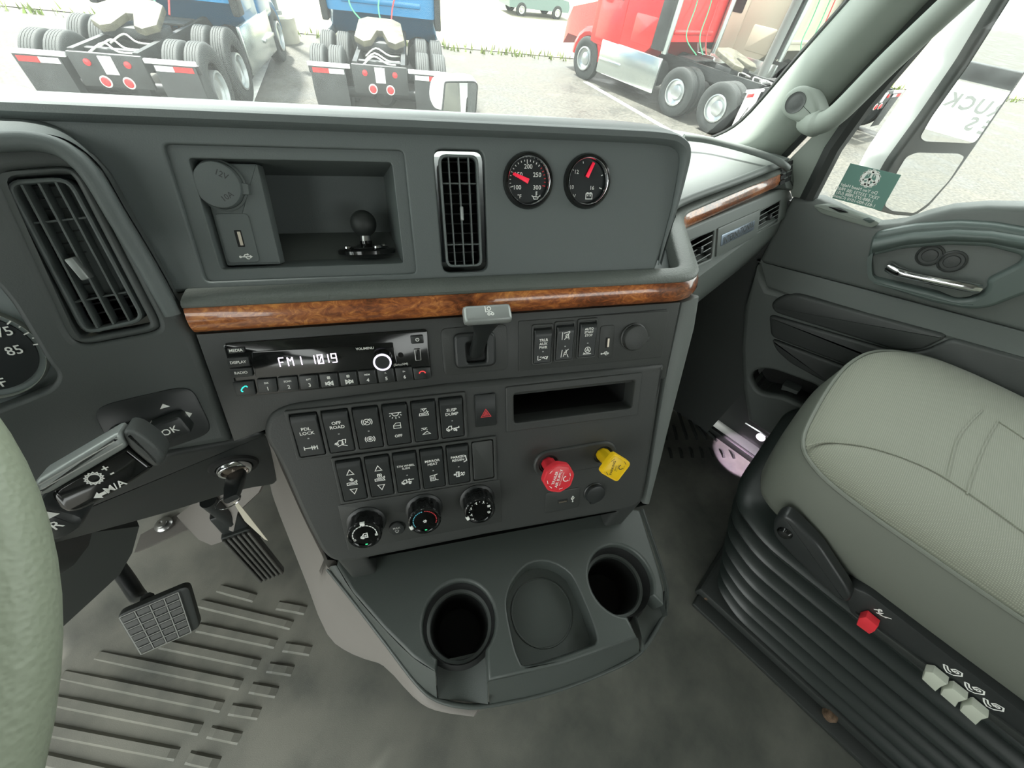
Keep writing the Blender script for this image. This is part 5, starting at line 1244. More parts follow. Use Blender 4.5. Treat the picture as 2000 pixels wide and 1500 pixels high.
# ------------------------------------------------------------------ pedals
# accelerator: ribbed treadle
aq = [(449, 1042), (493, 1036), (551, 1116), (492, 1148)]
az_ = (.26, .26, .09, .09)
A4 = [onz(x, y, z) for (x, y), z in zip(aq, az_)]
AF = Frame((A4[0] + A4[1] + A4[2] + A4[3]) / 4, A4[1] - A4[0] + A4[2] - A4[3], Vector((0, 0, 0)) + (A4[0] + A4[1] - A4[2] - A4[3]))
AF.V = (AF.V - AF.U * AF.V.dot(AF.U)).normalized(); AF.N = AF.U.cross(AF.V).normalized()
aw = ((A4[1] - A4[0]).length + (A4[2] - A4[3]).length) / 2; ah = ((A4[0] - A4[3]).length + (A4[1] - A4[2]).length) / 2
ap = thing('accelerator_pedal', 'black accelerator pedal with long rubber ribs', 'pedal', AF.M())
build('plate', MB().bprism(rrect(aw, ah, .006), -.010, 0, .002), K['rubber'], ap)
K['ribgrey'] = mat('worn_rubber', (.085, .085, .078), .45, bump=.2, bscale=300)
for k in range(6):
    u = -aw / 2 + aw * (k + .5) / 6
    build('rib', MB().bbox(u - aw * .048, u + aw * .048, -ah / 2 + .004, ah / 2 - .004, -.001, .005, .0015), K['ribgrey'], ap)
build('hinge', MB().bbox(-.02, .02, ah / 2 - .01, ah / 2 + .05, -.03, -.006, .004), K['black'], ap)
# brake: pad with raised grid
bq = [(224, 1205), (368, 1142), (392, 1228), (272, 1280)]
B4 = [onz(x, y, z) for (x, y), z in zip(bq, (.24, .24, .16, .16))]
BF = Frame((B4[0] + B4[1] + B4[2] + B4[3]) / 4, B4[1] - B4[0] + B4[2] - B4[3], B4[0] + B4[1] - B4[2] - B4[3])
BF.V = (BF.V - BF.U * BF.V.dot(BF.U)).normalized(); BF.N = BF.U.cross(BF.V).normalized()
bpd = thing('brake_pedal', 'black brake pedal with a raised grid pad', 'pedal', BF.M())
bo4 = ccw(rnd([BF.loc(p)[:2] for p in B4], .012, 4))
build('pad', MB().bprism(bo4, -.012, 0, .004), K['rubber'], bpd)
l4 = [Vector(BF.loc(p)[:2]) for p in B4]; cc4 = sum((Vector(q) for q in l4), Vector((0, 0))) / 4; l4 = [cc4 + (q - cc4) * .93 for q in l4]
K['gridgrey'] = mat('worn_pedal_rubber', (.20, .205, .19), .4); K['padblock'] = mat('pedal_rubber', (.055, .057, .054), .45)
for i in range(4):
    for j in range(6):
        def bl(s_, t_): 
            return (l4[0].lerp(l4[1], s_)).lerp(l4[3].lerp(l4[2], s_), t_)
        e = .02; s0, s1 = .02 + .86 * i / 4 + e * .5, .02 + .86 * (i + 1) / 4 - e * .5; t0, t1 = j / 6 + e, (j + 1) / 6 - e
        build('block', MB().bprism([tuple(bl(s0, t0)), tuple(bl(s1, t0)), tuple(bl(s1, t1)), tuple(bl(s0, t1))], -.001, .0028, .0010, 1), K['padblock'], bpd)
gm = MB()
for i in range(5):
    s_ = .02 + .86 * i / 4; gm.strokes([[tuple(bl(s_, 0)), tuple(bl(s_, 1))]], .0016, .0034)
for j in range(7): gm.strokes([[tuple(bl(.02, j / 6)), tuple(bl(.88, j / 6))]], .0014, .0034)
build('grid', gm, K['gridgrey'], bpd, smooth=0)
arm = [B4[0].lerp(B4[1], .40) + Vector((0, .012, -.012)), onz(272, 1168, .20), onz(246, 1130, .20), onz(215, 1088, .21), onz(180, 1040, .22)]
inv = BF.M().inverted()
build('arm', MB().tube([inv @ p for p in spline(arm, 5)], [.010] * 5 + [.012] * 16, 10), K['black'], bpd)
# steering column shroud in the dark
scl = thing('steering_column', 'black steering column cover under the dash', 'steering column')
sd_ = [ony(x, y, .47) for x, y in ((-60, 1080), (100, 1050), (272, 1028), (258, 1080), (234, 1122), (180, 1172), (121, 1226), (40, 1300), (-60, 1390))]
build('column_shroud', slab(sd_, (0, .03, 0)), K['rubber'], scl, smooth=0)
c_pts = [onz(150, 1000, .50), onz(130, 1100, .34), onz(60, 1200, .20), onz(-20, 1300, .08)]
build('column', MB().tube([(-.315, .235, .80), (-.30, .36, .66), (-.26, .46, .50)], [.045, .055, .06], 16), K['black'], scl)

# ------------------------------------------------------------------ steering wheel
al = radians(25); wc = Vector((-.3154, .2086, .8378))
WF = Frame(wc, (1, 0, 0), (0, cos(al), sin(al)))
whl = thing('steering_wheel', 'textured leather steering wheel rim at the lower left picture edge', 'steering wheel', WF.M())
RIM = .215
build('rim', MB().tube([(RIM * cos(t), RIM * sin(t), 0) for t in [2 * pi * k / 96 for k in range(96)]], .0165, 20, True), K['leather'], whl, smooth=60)
build('hub', MB().lathe([(.075, -.03), (.08, -.01), (.07, .012), (.03, .02), (0, .021)], 32), K['black'], whl)
for a_ in (180, 0, 270):
    if a_ == 0: a_ = 40
    if a_ == 180: a_ = 140
    d_ = Vector((cos(radians(a_)), sin(radians(a_)), 0))
    build('spoke', MB().tube([d_ * .06 + Vector((0, 0, -.015)), d_ * .14 + Vector((0, 0, -.01)), d_ * .208], [.018, .014, .011], 10), K['black'], whl)

# ------------------------------------------------------------------ gear selector stalk
QF = Frame(far(195, 925, .40), far(290, 868, .40) - far(95, 960, .425), Vector((0, 0, 1)))
nq = (CAM - QF.o).normalized(); QF.U = QF.U.normalized(); QF.N = (nq - QF.U * nq.dot(QF.U)).normalized(); QF.V = QF.N.cross(QF.U).normalized()
QF.N = (QF.N * cos(radians(18)) + QF.V * -sin(radians(18))).normalized(); QF.V = QF.N.cross(QF.U).normalized()
stk = thing('gear_selector_stalk', 'black gear selector stalk with silver top and M/A lettering', 'stalk', QF.M())
qf = QF.pts([(94, 962), (248, 874), (298, 912), (296, 918), (250, 948), (150, 1004), (118, 1000)])
build('body', MB().bprism(rnd(qf, [.006, .002, .004, .004, .02, .012, .01], 4), -.020, 0, .003, 3), K['gloss'], stk)
qt = QF.pts([(66, 940), (232, 842), (252, 872), (96, 964), (72, 968)], .002)
tp_ = build('silver_strip', MB().bprism(rnd(qt, .003, 2), -.016, .004, .004, 3), K['silver'], stk)
s0 = QF.pts([(76, 947), (224, 862)], .004); s1 = QF.pts([(82, 955), (240, 866)], .004)
build('strip_groove', MB().strokes([s0, s1], .0008, .0043), K['grey_print'], tp_)
qe = QF.pts([(236, 842), (262, 840), (300, 866), (322, 890), (320, 908), (298, 914), (250, 874)], .002)
build('end_cap', MB().bprism(rnd(qe, .005, 3), -.022, .003, .004, 3), K['doordark'], stk)
g_ = QF.at(184, 934); m = MB()
gp_ = []
for k in range(28):
    a_ = 2 * pi * k / 28; r = .0048 if (k // 1) % 2 else .0039; gp_.append((g_[0] + r * cos(a_), g_[1] + r * sin(a_)))
m.strokes([gp_ + [gp_[0]], oval(.0033, .0033, g_[0], g_[1], 24)], .0008, .0004)
p = QF.at(206, 915); m.text('+', .0075, *p, .0004, rot=radians(-4), bold=.02); p = QF.at(218, 923); m.text('-', .008, *p, .0004, bold=.02)
p = QF.at(225, 950); m.text('M/A', .0072, *p, .0004, bold=.015)
p = QF.at(196, 966); m.fill([(p[0] - .004, p[1]), (p[0], p[1] - .003), (p[0], p[1] - .0012), (p[0] + .0034, p[1] - .0012), (p[0] + .0034, p[1] + .0012), (p[0], p[1] + .0012), (p[0], p[1] + .003)], .0004)
build('lettering', m, W, stk, smooth=0)
p = QF.at(112, 1028, -.02)
build('selector_base', MB().bprism(rnd(QF.pts([(60, 985), (120, 998), (170, 1012), (150, 1040), (110, 1060), (60, 1060)], -.02), .008, 3), -.05, -.02, .004), K['black'], stk)
m = MB().text('R', .010, *QF.at(110, 1026, -.0198), -.0196, bold=.01)
m.fill([(QF.at(97, 1004, -.0198)[0] + x, QF.at(97, 1004, -.0198)[1] + y) for x, y in ((-.004, -.003), (.004, -.003), (0, .003))], -.0196)
build('gear_print', m, W, stk, smooth=0)

# ================================================================== passenger seat
seat = thing('passenger_chair', 'grey fabric air-ride passenger seat on black bellows', 'seat', T(.73, -.4, 0))
SI = T(-.73, .4, 0)
so = [(.505, -.66), (.498, -.40), (.497, -.28), (.500, -.19), (.513, -.140), (.545, -.114), (.62, -.107), (.72, -.107), (.80, -.115), (.87, -.137), (.925, -.185), (.955, -.25), (.965, -.36), (.965, -.66)]
so = ccw([(p.x, p.y) for p in spline([Vector((*p, 0)) for p in so], 4)])
def ring(d, z, o=so): return [(x, y, z) for x, y in inset(o, d)]
def sbuild(nm, mb, mt, par=None, **k): 
    return build(nm, mb.xf(SI), mt, par or seat, **k)
sbuild('cushion_side', MB().loft([ring(.030, .425), ring(.012, .436), ring(.002, .455), ring(-.006, .50), ring(-.004, .54), ring(.0, .561)], True, True), K['vinyl'], smooth=60)
sbuild('cushion_top', MB().loft([ring(.0, .560), ring(.006, .5685), ring(.020, .5745), ring(.035, .578)] + [[(x + (.735 - x) * k, y + (-.42 - y) * k, z) for x, y in inset(so, .035)] for k, z in ((.12, .5808), (.25, .582), (.6, .5822), (.9, .5822))], True, False, True), K['fabric'], smooth=60)
sbuild('piping', MB().tube([Vector(p) for p in ring(-.001, .5625)], .0030, 8, True), K['vinyl'])
for pts in ([(1574, 872, .570), (1620, 864, .577), (1705, 876, .581), (1807, 913, .582), (1887, 961, .582), (2000, 1041, .582), (2090, 1110, .582)],
            [(1919, 801, .582), (1893, 826, .582), (1870, 857, .582), (1858, 895, .582), (1849, 936, .582)], [(1948, 823, .582), (1926, 862, .582), (1908, 904, .582), (1896, 935, .582), (1887, 966, .582)], [(1948, 823, .582), (2010, 865, .582), (2090, 930, .582)]):
    sbuild('seam', MB().tube(spline([onz(*p) + Vector((0, 0, .0006)) for p in pts], 5), .0014, 6), K['fabric'])
sbuild('backrest', MB().loft([[(x, y, z) for x, y in rrect(w_, .14, .05, .735, -.70 + yy)] for z, w_, yy in ((.50, .44, .0), (.56, .50, 0), (.8, .52, -.03), (1.1, .50, -.07), (1.22, .42, -.09))], True, True, True), K['fabric'], smooth=50)
# bellows
bo_ = [(.53, -.75), (.53, -.20), (.56, -.13), (.62, -.112), (.88, -.112), (.94, -.14), (.96, -.20), (.96, -.75)]
def bring(d, z, fy):
    o = [(x, min(y, y) - fy if y > -.4 else y) for x, y in bo_]
    o = rnd(ccw(o), .03, 4); return [(x, y, z) for x, y in inset(o, d)]
rg = []
nf = 6
for k in range(nf + 1):
    t_ = k / nf; z = .055 + .285 * t_; fy_ = .105 * (1 - t_) ** 1.1; base = .014 - .014 * t_
    rg += [bring(base + .020, z - .020, fy_), bring(base + .006, z - .012, fy_), bring(base, z - .002, fy_), bring(base + .004, z + .005, fy_), bring(base + .020, z + .012, fy_)]
rg += [bring(.030, .356, 0), bring(.046, .362, .0), bring(.048, .395, .0), bring(.060, .402, 0)]
sbuild('bellows', MB().loft(rg, True, True, True), K['bellows'], smooth=45)
sbuild('seat_pan', MB().loft([bring(.065, .40, 0), bring(.065, .445, .02)], True, True, True), K['black'])
# floor base
sbuild('base_plate', MB().bbox(.545, .965, -.85, -.225, 0, .035, .006), K['rubber'])
sbuild('base_rail', MB().bbox(.515, .555, -.85, -.235, 0, .014, .004), K['rubber'])
for px_ in ((1384, 1162), (1622, 1396)):
    p = onz(px_[0], px_[1], .02)
    sbuild('bolt', MB().lathe([(.013, -.012), (.013, .003), (.0095, .004), (.0095, .008), (.006, .009), (0, .008)], 12).xf(T(*p)), K['rust'])
# side panel, levers
SL = Frame((.490, 0, 0), (0, -1, 0), (0, 0, 1))
def lp_(lst, n=0.0): return SL.pts(lst, n)
def sl(nm, mb, mt, par=None, **k): return build(nm, mb, mt, par or seat, M=SI @ SL.M() if par is None else None, **k)
pnl = lp_([(1648, 1140), (1700, 1160), (2000, 1392), (2200, 1540), (2200, 1620), (1990, 1450), (1800, 1300), (1660, 1195)])
sl('control_panel', MB().bprism(rnd(pnl, .006), -.03, .002, .003), K['black'])
bar = lp_([(1670, 1198), (1700, 1218), (1990, 1435), (2200, 1590), (2200, 1606), (1985, 1446), (1690, 1226)], .006)
sl('panel_bar', MB().bprism(bar, -.01, .006, .002), K['rubber'])
G_ = [([(1672, 1221), (1677, 1208), (1691, 1205), (1715, 1225), (1709, 1234), (1698, 1240)], K['red'], 'lock_paddle'),
      ([(1800, 1327), (1806, 1312), (1822, 1314), (1851, 1338), (1838, 1343), (1827, 1352)], K['paddle'], 'recline_paddle'),
      ([(1836, 1357), (1842, 1346), (1860, 1345), (1889, 1368), (1872, 1373), (1866, 1383)], K['paddle'], 'recline_paddle'),
      ([(1874, 1389), (1880, 1378), (1898, 1377), (1930, 1404), (1918, 1407), (1906, 1418)], K['paddle'], 'recline_paddle')]
for pts, mt, nm in G_: sl(nm, MB().bprism(lp_(pts, .016), .004, .016, .002), mt)
for px_, nm in (((1722, 1199), 'pump'), ((1859, 1310), 'recline'), ((1901, 1345), 'recline'), ((1938, 1377), 'recline')):
    u, v = SL.at(px_[0], px_[1], .0025)
    sl('symbol', icon(MB(), nm, .0095, (u, v), .0016, .0026, radians(4)), K['white'], smooth=0)
hl = lp_([(1508, 1038), (1512, 1012), (1528, 1002), (1548, 1012), (1600, 1066), (1655, 1150), (1664, 1172), (1650, 1178), (1612, 1150), (1560, 1098), (1520, 1058)], .02)
hnd = sl('height_lever', MB().bprism(rnd(hl, .010, 3), .002, .022, .006, 3), K['black'])
u, v = SL.at(1533, 1040, .022)
build('lever_bolt', MB().lathe([(.010, .018), (.010, .024), (.007, .028), (0, .029)], 16).xf(T(u, v, 0)), K['gloss'], hnd)

# ================================================================== passenger dash
PD = Frame.tilted((.75, .196, .735), 92.5, 28)
pd_ = thing('passenger_dashboard', 'grey passenger side dashboard with an emblem plate between two vents', 'dashboard', PD.M())
def pp_(lst, n=0.0): return PD.pts(lst, n)
fo_ = pp_([(1230, 492), (1330, 450), (1538, 364), (1549, 380), (1546, 412), (1540, 424), (1366, 528), (1230, 620)])
vl = rnd(pp_([(1337, 475), (1396, 451), (1390, 505), (1352, 522)]), .003, 2); em = rnd(pp_([(1400, 446), (1483, 409), (1476, 460), (1396, 502)]), .003, 2); vr2 = rnd(pp_([(1484, 413), (1526, 391), (1521, 434), (1479, 453)]), .003, 2)
build('fascia', MB().plate(rnd(fo_, .010, 3), [vl, vr2], -.03, 0, .004, .002, -.02, 3), K['door'], pd_)
emb = build('emblem_plate', MB().bprism(em, -.001, .003, .0015), K['door'], pd_)
ei = rnd(pp_([(1409, 459), (1474, 430), (1471, 449), (1407, 481)], .003), .002, 2)
K['badge'] = mat('blue_silver_badge', (.22, .26, .32), .3, metal=.7)
bdg = build('badge', MB().bprism(ei, .002, .0042, .0008), K['badge'], emb)
ec = [sum(q[k] for q in ei) / len(ei) for k in (0, 1)]
ew = max(q[0] for q in ei) - min(q[0] for q in ei)
build('lettering', MB().text('INTERNATIONAL', ew * .115, ec[0], ec[1], .0044, bold=.015).strokes([[(ec[0] - ew * .42, ec[1] - .0062), (ec[0] + ew * .42, ec[1] - .0062)]], .0006, .0044), K['chrome'], bdg, smooth=0)
def louvers(name, label, hole, n):
    t_ = thing(name, label, 'air vent', PD.M(), 'passenger dash vents')
    us_ = [q[0] for q in hole]; vs_ = [q[1] for q in hole]; u0, u1, v0, v1 = min(us_), max(us_), min(vs_), max(vs_)
    build('duct', MB().loft([[(x, y, -.003) for x, y in ccw(hole)][::-1], [(x, y, -.05) for x, y in ccw(hole)][::-1]], True, False, True), K['deep'], t_)
    for k in range(n):
        v = v0 + (v1 - v0) * (k + .5) / n
        build('louvre', MB().bprism([(u0 + .001, -.0065), (u1 - .001, -.0065), (u1 - .001, .0065), (u0 + .001, .0065)], -.0007, .0007).xf(T(0, v, -.008) @ Matrix.Rotation(radians(62), 4, 'X')), K['door'], t_)
    build('tab', MB().bbox((u0 + u1) / 2 - .004, (u0 + u1) / 2 + .004, (v0 + v1) / 2 - .005, (v0 + v1) / 2 + .005, -.006, .004, .0015), K['black'], t_)
louvers('air_vent', 'passenger dash vent left of the emblem plate, beside the wood corner', vl, 5); louvers('air_vent', 'passenger dash vent right of the emblem plate, next to the door', vr2, 5)
# lower dash curving away to the footwell
e0 = PD.P(*PD.at(1250, 600)); e1 = PD.P(*PD.at(1548, 420))
xs_ = [.46 + (1.01 - .46) * k / 8 for k in range(9)]
def ye(x): return e0.y + (e1.y - e0.y) * (x - e0.x) / (e1.x - e0.x)
ze = (PD.P(*PD.at(1366, 528)).z + PD.P(*PD.at(1540, 424)).z) / 2
y0_ = PD.P(*PD.at(1450, 476)).y
rows = [[(x, y0_ + .05, ze + .012) for x in xs_], [(x, y0_ - .003, ze + .003) for x in xs_], [(x, y0_ - .012, ze - .03) for x in xs_], [(x, y0_ + .0, ze - .10) for x in xs_], [(x, y0_ + .05, ze - .20) for x in xs_], [(x, y0_ + .16, ze - .30) for x in xs_], [(x, .62, ze - .38) for x in xs_], [(x, .70, .05) for x in xs_]]
PI_ = PD.M().inverted()
build('lower_dash', sheet([[Vector(p) for p in r] for r in rows], (0, .015, 0)), K['door'], pd_, M=PI_, smooth=60)
# deck
ny = lambda x: (.47 + x * -.05 if x < -.06 else .473 - (x + .06) * .67 if x < .42 else .215 + (.235 - .215) * (x - .42) / .165 if x < .585 else .225 + (.197 - .225) * (x - .585) / .355)
xs2 = [-1.0 + 1.97 * k / 40 for k in range(41)]
rows = [[(x, ny(x) + (max(ys(x, .76) + .045, ny(x) + .02) - ny(x)) * t_, .768 + .004 * sin(pi * t_) - .022 * t_) for x in xs2] for t_ in (0, .08, .25, .5, .75, 1)]
build('deck', sheet([[Vector(p) for p in r] for r in rows][::-1], (0, 0, -.012)), K['door'], pd_, M=PI_, smooth=60)
# ridge along the right of the deck, end grille
rg_ = spline([onz(1335, 268, .785), onz(1385, 274, .785), onz(1450, 290, .785), onz(1505, 308, .782), onz(1530, 322, .777), onz(1538, 328, .770)], 5)
build('deck_ridge', MB().tube(rg_, .0055, 10), K['door'], pd_, M=PI_, smooth=60)
gq = pp_([(1531, 320), (1547, 326), (1549, 352), (1535, 358)], .012)
gr = build('end_cap', MB().bprism(rnd(pp_([(1524, 312), (1549, 318), (1553, 372), (1536, 368)], .008), .004), -.03, .008, .003), K['door'], pd_)
gx0, gx1, gy0, gy1 = min(q[0] for q in gq), max(q[0] for q in gq), min(q[1] for q in gq), max(q[1] for q in gq)
for i in range(2):
    for j in range(4):
        build('grille_slot', MB().bprism(rrect((gx1 - gx0) / 2 - .003, (gy1 - gy0) / 4 - .003, .001, gx0 + (gx1 - gx0) * (i + .5) / 2, gy0 + (gy1 - gy0) * (j + .5) / 4, 2), .007, .0088), K['deep'], gr)
# shelf lip in front of the wood on the passenger side
l_ = [E0 + Vector((-.035, -.004, .020)), E0 + Vector((.0, .008, .026)), E0.lerp(E1, .5) + Vector((0, .006, .027)), E1 + Vector((0, .006, .027))]
build('shelf_lip', MB().tube(spline(l_, 4), .0065, 10), K['door'], pd_, M=PI_)

# ------------------------------------------------------------------ grab handle on the pillar
gh = thing('grab_handle', 'long grey grab handle bolted to the right windshield pillar', 'handle')
hpts = [onx(1570, 222, .925), onx(1586, 238, .905), onx(1605, 240, .895), onx(1640, 218, .895), onx(1730, 128, .90), onx(1826, 38, .90), onx(1900, -30, .905)]
d_ = hpts[-1] - hpts[-2]; hpts += [hpts[-1] + d_.normalized() * .22, hpts[-1] + d_.normalized() * .30 + Vector((.06, .02, .02))]
hs_ = spline(hpts, 6)
build('bar', MB().tube(hs_, [.014] * 4 + [.019] * 7 + [.0165] * (len(hs_) - 11), 16), K['pillar'], gh, smooth=60)
GF = Frame(onx(1553, 203, .905), Vector((0, -1, 0)), Vector((0, -.25, 1)).normalized())
mo_ = GF.pts([(1528, 215), (1535, 180), (1555, 163), (1578, 165), (1590, 185), (1600, 215), (1600, 245), (1570, 248), (1545, 236)])
mt_ = build('mount', MB().bprism(rnd(mo_, .012, 4), -.05, .010, .008, 3), K['pillar'], gh, M=GF.M())
u, v = GF.at(1553, 203, .010)
build('bolt_cap', MB().lathe([(.0150, .007), (.0150, .0112), (.0125, .0100), (.0095, .0105), (.004, .0118), (0, .0115)], 24).xf(T(u, v, 0)), K['doordark'], mt_)

# ------------------------------------------------------------------ card on the side window
CFo = DR.P(*DR.at(1692, 364, -.018), -.018)
ca, cb = Vector(DR.at(1625, 387, -.018)), Vector(DR.at(1721, 412, -.018)); cc_, cd_ = Vector(DR.at(1760, 342, -.018)), Vector(DR.at(1661, 319, -.018))
ux = ((cb - ca) + (cc_ - cd_)) / 2; vx = ((cd_ - ca) + (cc_ - cb)) / 2; cen = (ca + cb + cc_ + cd_) / 4
card = thing('window_sticker', 'green sticker with a white wheel logo seen from behind on the door window', 'sticker', DR.M(cen.x, cen.y, -.0185))
build('card', MB().bprism([tuple(ca - cen), tuple(cb - cen), tuple(cc_ - cen), tuple(cd_ - cen)], -.0006, .0), K['card'], card, smooth=0)
def caff(m): return m.map(lambda x, y, z: (ux.x * x + vx.x * y, ux.y * x + vx.y * y, .0003))
m = MB(); ra = ux.length / vx.length
for y, s_, sz in ((-.08, 'Do You Need Help?', .12), (-.20, 'TEXT 233733 (BE FREE)', .12), (-.31, '1-888-373-7888 (US)', .12), (-.42, '1-833-900-1010 (Canada)', .12)):
    m.text(s_, sz, -.10, y, 0, mirror=True, sx=.75, bold=.012)
wh = MB()
cy_ = .24; R0 = .19
wh.strokes([[(x / ra, y + cy_) for x, y in oval(R0, R0, 0, 0, 28)]], .075)
wh.strokes([[(x / ra * 1.0, y + cy_) for x, y in l] for l in ([(0, 0), (0, R0)], [(0, 0), (-R0 * .87, -R0 * .4)], [(0, 0), (R0 * .87, -R0 * .4)], [(0, 0), (-.05, -R0)], [(0, 0), (.05, -R0)])], .04)
for k in range(12):
    a_ = 2 * pi * k / 12; wh.strokes([[(R0 * 1.15 * cos(a_) / ra, R0 * 1.15 * sin(a_) + cy_), (R0 * 1.32 * cos(a_) / ra, R0 * 1.32 * sin(a_) + cy_)]], .06)
wh.text('T', .13, -.075 / ra, .33, 0, mirror=True).text('T', .13, .075 / ra, .33, 0, mirror=True)
m.join(wh)
build('lettering', caff(m), K['white'], card, smooth=0)

# ------------------------------------------------------------------ courtesy lamp lighting a spot on the floor
tgt = onz(1443, 890); lo = Vector((tgt.x - .02, tgt.y, .128))
lm = thing('courtesy_lamp', 'small lamp under the passenger door throwing a round spot on the floor', 'lamp', T(*lo))
build('lens', MB().lathe([(.012, .004), (.012, -.001), (.008, -.002), (0, -.002)], 16), K['lamp'], lm)
ld = bpy.data.lights.new('courtesy_spot', 'SPOT'); ld.energy = 2.0; ld.color = (1, .74, .95); ld.spot_size = radians(70); ld.spot_blend = .25; ld.shadow_soft_size = .004
lob = bpy.data.objects.new('courtesy_spot', ld); COL.objects.link(lob); lob.parent = lm
lob.matrix_local = T(0, 0, -.006) @ (tgt - lo).to_track_quat('-Z', 'Y').to_matrix().to_4x4()

# ================================================================== outside: lot, trucks, mirrors
ZG = -2.0
def asphalt_mat():
    m = bpy.data.materials.new('wet_asphalt'); m.use_nodes = True; nt = m.node_tree; b = nt.nodes['Principled BSDF']; L = nt.links.new
    tc = nt.nodes.new('ShaderNodeTexCoord')
    a = nt.nodes.new('ShaderNodeTexNoise'); a.inputs['Scale'].default_value = .9; a.inputs['Detail'].default_value = 8; a.inputs['Roughness'].default_value = .7
    c = nt.nodes.new('ShaderNodeTexNoise'); c.inputs['Scale'].default_value = 14; c.inputs['Detail'].default_value = 4
    L(tc.outputs['Object'], a.inputs['Vector']); L(tc.outputs['Object'], c.inputs['Vector'])
    ad = nt.nodes.new('ShaderNodeMath'); ad.operation = 'ADD'; L(a.outputs['Fac'], ad.inputs[0]); L(c.outputs['Fac'], ad.inputs[1])
    rp = nt.nodes.new('ShaderNodeValToRGB'); e = rp.color_ramp.elements
    e[0].position = .35; e[0].color = (.026, .027, .024, 1); e[1].position = .62; e[1].color = (.105, .10, .085, 1)
    m2 = nt.nodes.new('ShaderNodeMath'); m2.operation = 'MULTIPLY'; m2.inputs[1].default_value = .5; L(ad.outputs[0], m2.inputs[0])
    L(m2.outputs[0], rp.inputs[0]); L(rp.outputs[0], b.inputs['Base Color'])
    r2 = nt.nodes.new('ShaderNodeMapRange'); r2.inputs[1].default_value = .4; r2.inputs[2].default_value = .6; r2.inputs[3].default_value = .45; r2.inputs[4].default_value = .8; b.inputs['Specular IOR Level'].default_value = .2
    L(a.outputs['Fac'], r2.inputs[0]); L(r2.outputs[0], b.inputs['Roughness'])
    return m
K['asphalt'] = asphalt_mat()
K['grass'] = mat('roadside_grass', (.16, .22, .05), .9, var=.5, vscale=3)
K['field'] = mat('pale_gravel_field', (.20, .19, .13), .9, var=.15, vscale=.5)
K['line'] = mat('white_line_paint', (.75, .75, .70), .7, var=.15, vscale=6)
gr_ = build('ground', MB().add([(-120, -120, ZG), (160, -120, ZG), (160, 160, ZG), (-120, 160, ZG)], [(0, 1, 2, 3)]), K['asphalt'], smooth=0, kind='structure'); gr_['label'] = 'wet mottled asphalt of the truck lot'
ga = onz(490, 64, ZG); gb = onz(1120, 121, ZG); gd = (gb - ga).normalized(); gn = Vector((-gd.y, gd.x, 0))
if gn.dot(ga) < 0: gn = -gn
p0 = ga - gd * 60; p1 = gb + gd * 60
def strip(a, b, n, w0, w1, z): return [a + n * w0 + Vector((0, 0, z)), b + n * w0 + Vector((0, 0, z)), b + n * w1 + Vector((0, 0, z)), a + n * w1 + Vector((0, 0, z))]
f_ = build('field', MB().add(strip(p0, p1, gn, .5, 120, .02), [(0, 1, 2, 3)]), K['field'], smooth=0, kind='structure'); f_['label'] = 'pale field beyond the lot'
# grass tufts along the edge
gm = MB(); rng = random.Random(3)
for k in range(2600):
    c = p0.lerp(p1, rng.random()) + gn * rng.uniform(-.15, .75); h = rng.uniform(.06, .28); a_ = rng.random() * 6.28; d_ = Vector((cos(a_), sin(a_), 0)) * rng.uniform(.02, .05)
    gm.add([c - d_, c + d_, c + d_ * .3 + Vector((rng.uniform(-.08, .08), rng.uniform(-.08, .08), h))], [(0, 1, 2)])
o = build('grass_edge', gm, K['grass'], smooth=0, kind='stuff'); o['label'] = 'rough green grass along the edge of the lot'; o['category'] = 'grass'
def line_(a, b, wd, label):
    A = onz(*a, ZG); B = onz(*b, ZG); d = (B - A).normalized(); n = Vector((-d.y, d.x, 0)) * wd / 2; z = Vector((0, 0, .006))
    o = build('parking_line', MB().add([A - n + z, B - n + z, B + n + z, A + n + z], [(0, 1, 2, 3)]), K['line'], smooth=0); tag(o, label, 'line', 'painted parking lines')
line_((536, 78), (470, 235), .22, 'white painted line between the two blue trucks')
line_((1143, 160), (1330, 268), .18, 'white painted line beside the red truck')

K['tire'] = mat('tire_rubber', (.028, .032, .031), .75, bump=.3, bscale=60)
K['rimal'] = mat('polished_wheel', (.50, .53, .53), .3, metal=.8)
K['chassis'] = mat('chassis_black', (.030, .033, .033), .55, var=.4, vscale=4)
K['grease'] = mat('greasy_steel', (.085, .08, .055), .6, var=.5, vscale=6)
K['bluep2'] = mat('blue_paint', (.012, .17, .36), .3, coat=.5)
K['redp'] = mat('red_paint', (.58, .022, .022), .3, coat=.5)
K['beigep'] = mat('beige_paint', (.46, .43, .34), .35, coat=.4)
K['blackp'] = mat('black_paint', (.03, .03, .03), .3, coat=.4)
K['tail'] = mat('red_lens', (.60, .03, .035), .25, emit=(1, .05, .05), es=.3)
K['tape'] = mat('red_tape', (.62, .04, .04), .4)
K['glassdark'] = mat('dark_glass', (.02, .03, .03), .05)
K['skirt'] = mat('polished_skirt', (.55, .60, .58), .22, metal=.85)
def tire_mb(r=.545, wd=.27):
    h = wd / 2; prof = [(r * .56, -h * .75), (r * .62, -h * .95), (r * .80, -h), (r * .94, -h * .92), (r * .985, -h * .80)]
    for k in range(5):
        x0 = -h * .74 + k * h * .30; x1 = x0 + h * .24
        prof += [(r, x0), (r, x1)]
        if k < 4: prof += [(r * .972, x1 + .004), (r * .972, x1 + h * .06 - .004)]
    prof += [(r * .985, h * .80), (r * .94, h * .92), (r * .80, h), (r * .62, h * .95), (r * .56, h * .75)]
    return MB().lathe(prof, 36)
TIRE = tire_mb().xf(Matrix.Rotation(pi / 2, 4, 'Y')).mesh('tire'); TIRE.materials.append(K['tire'])
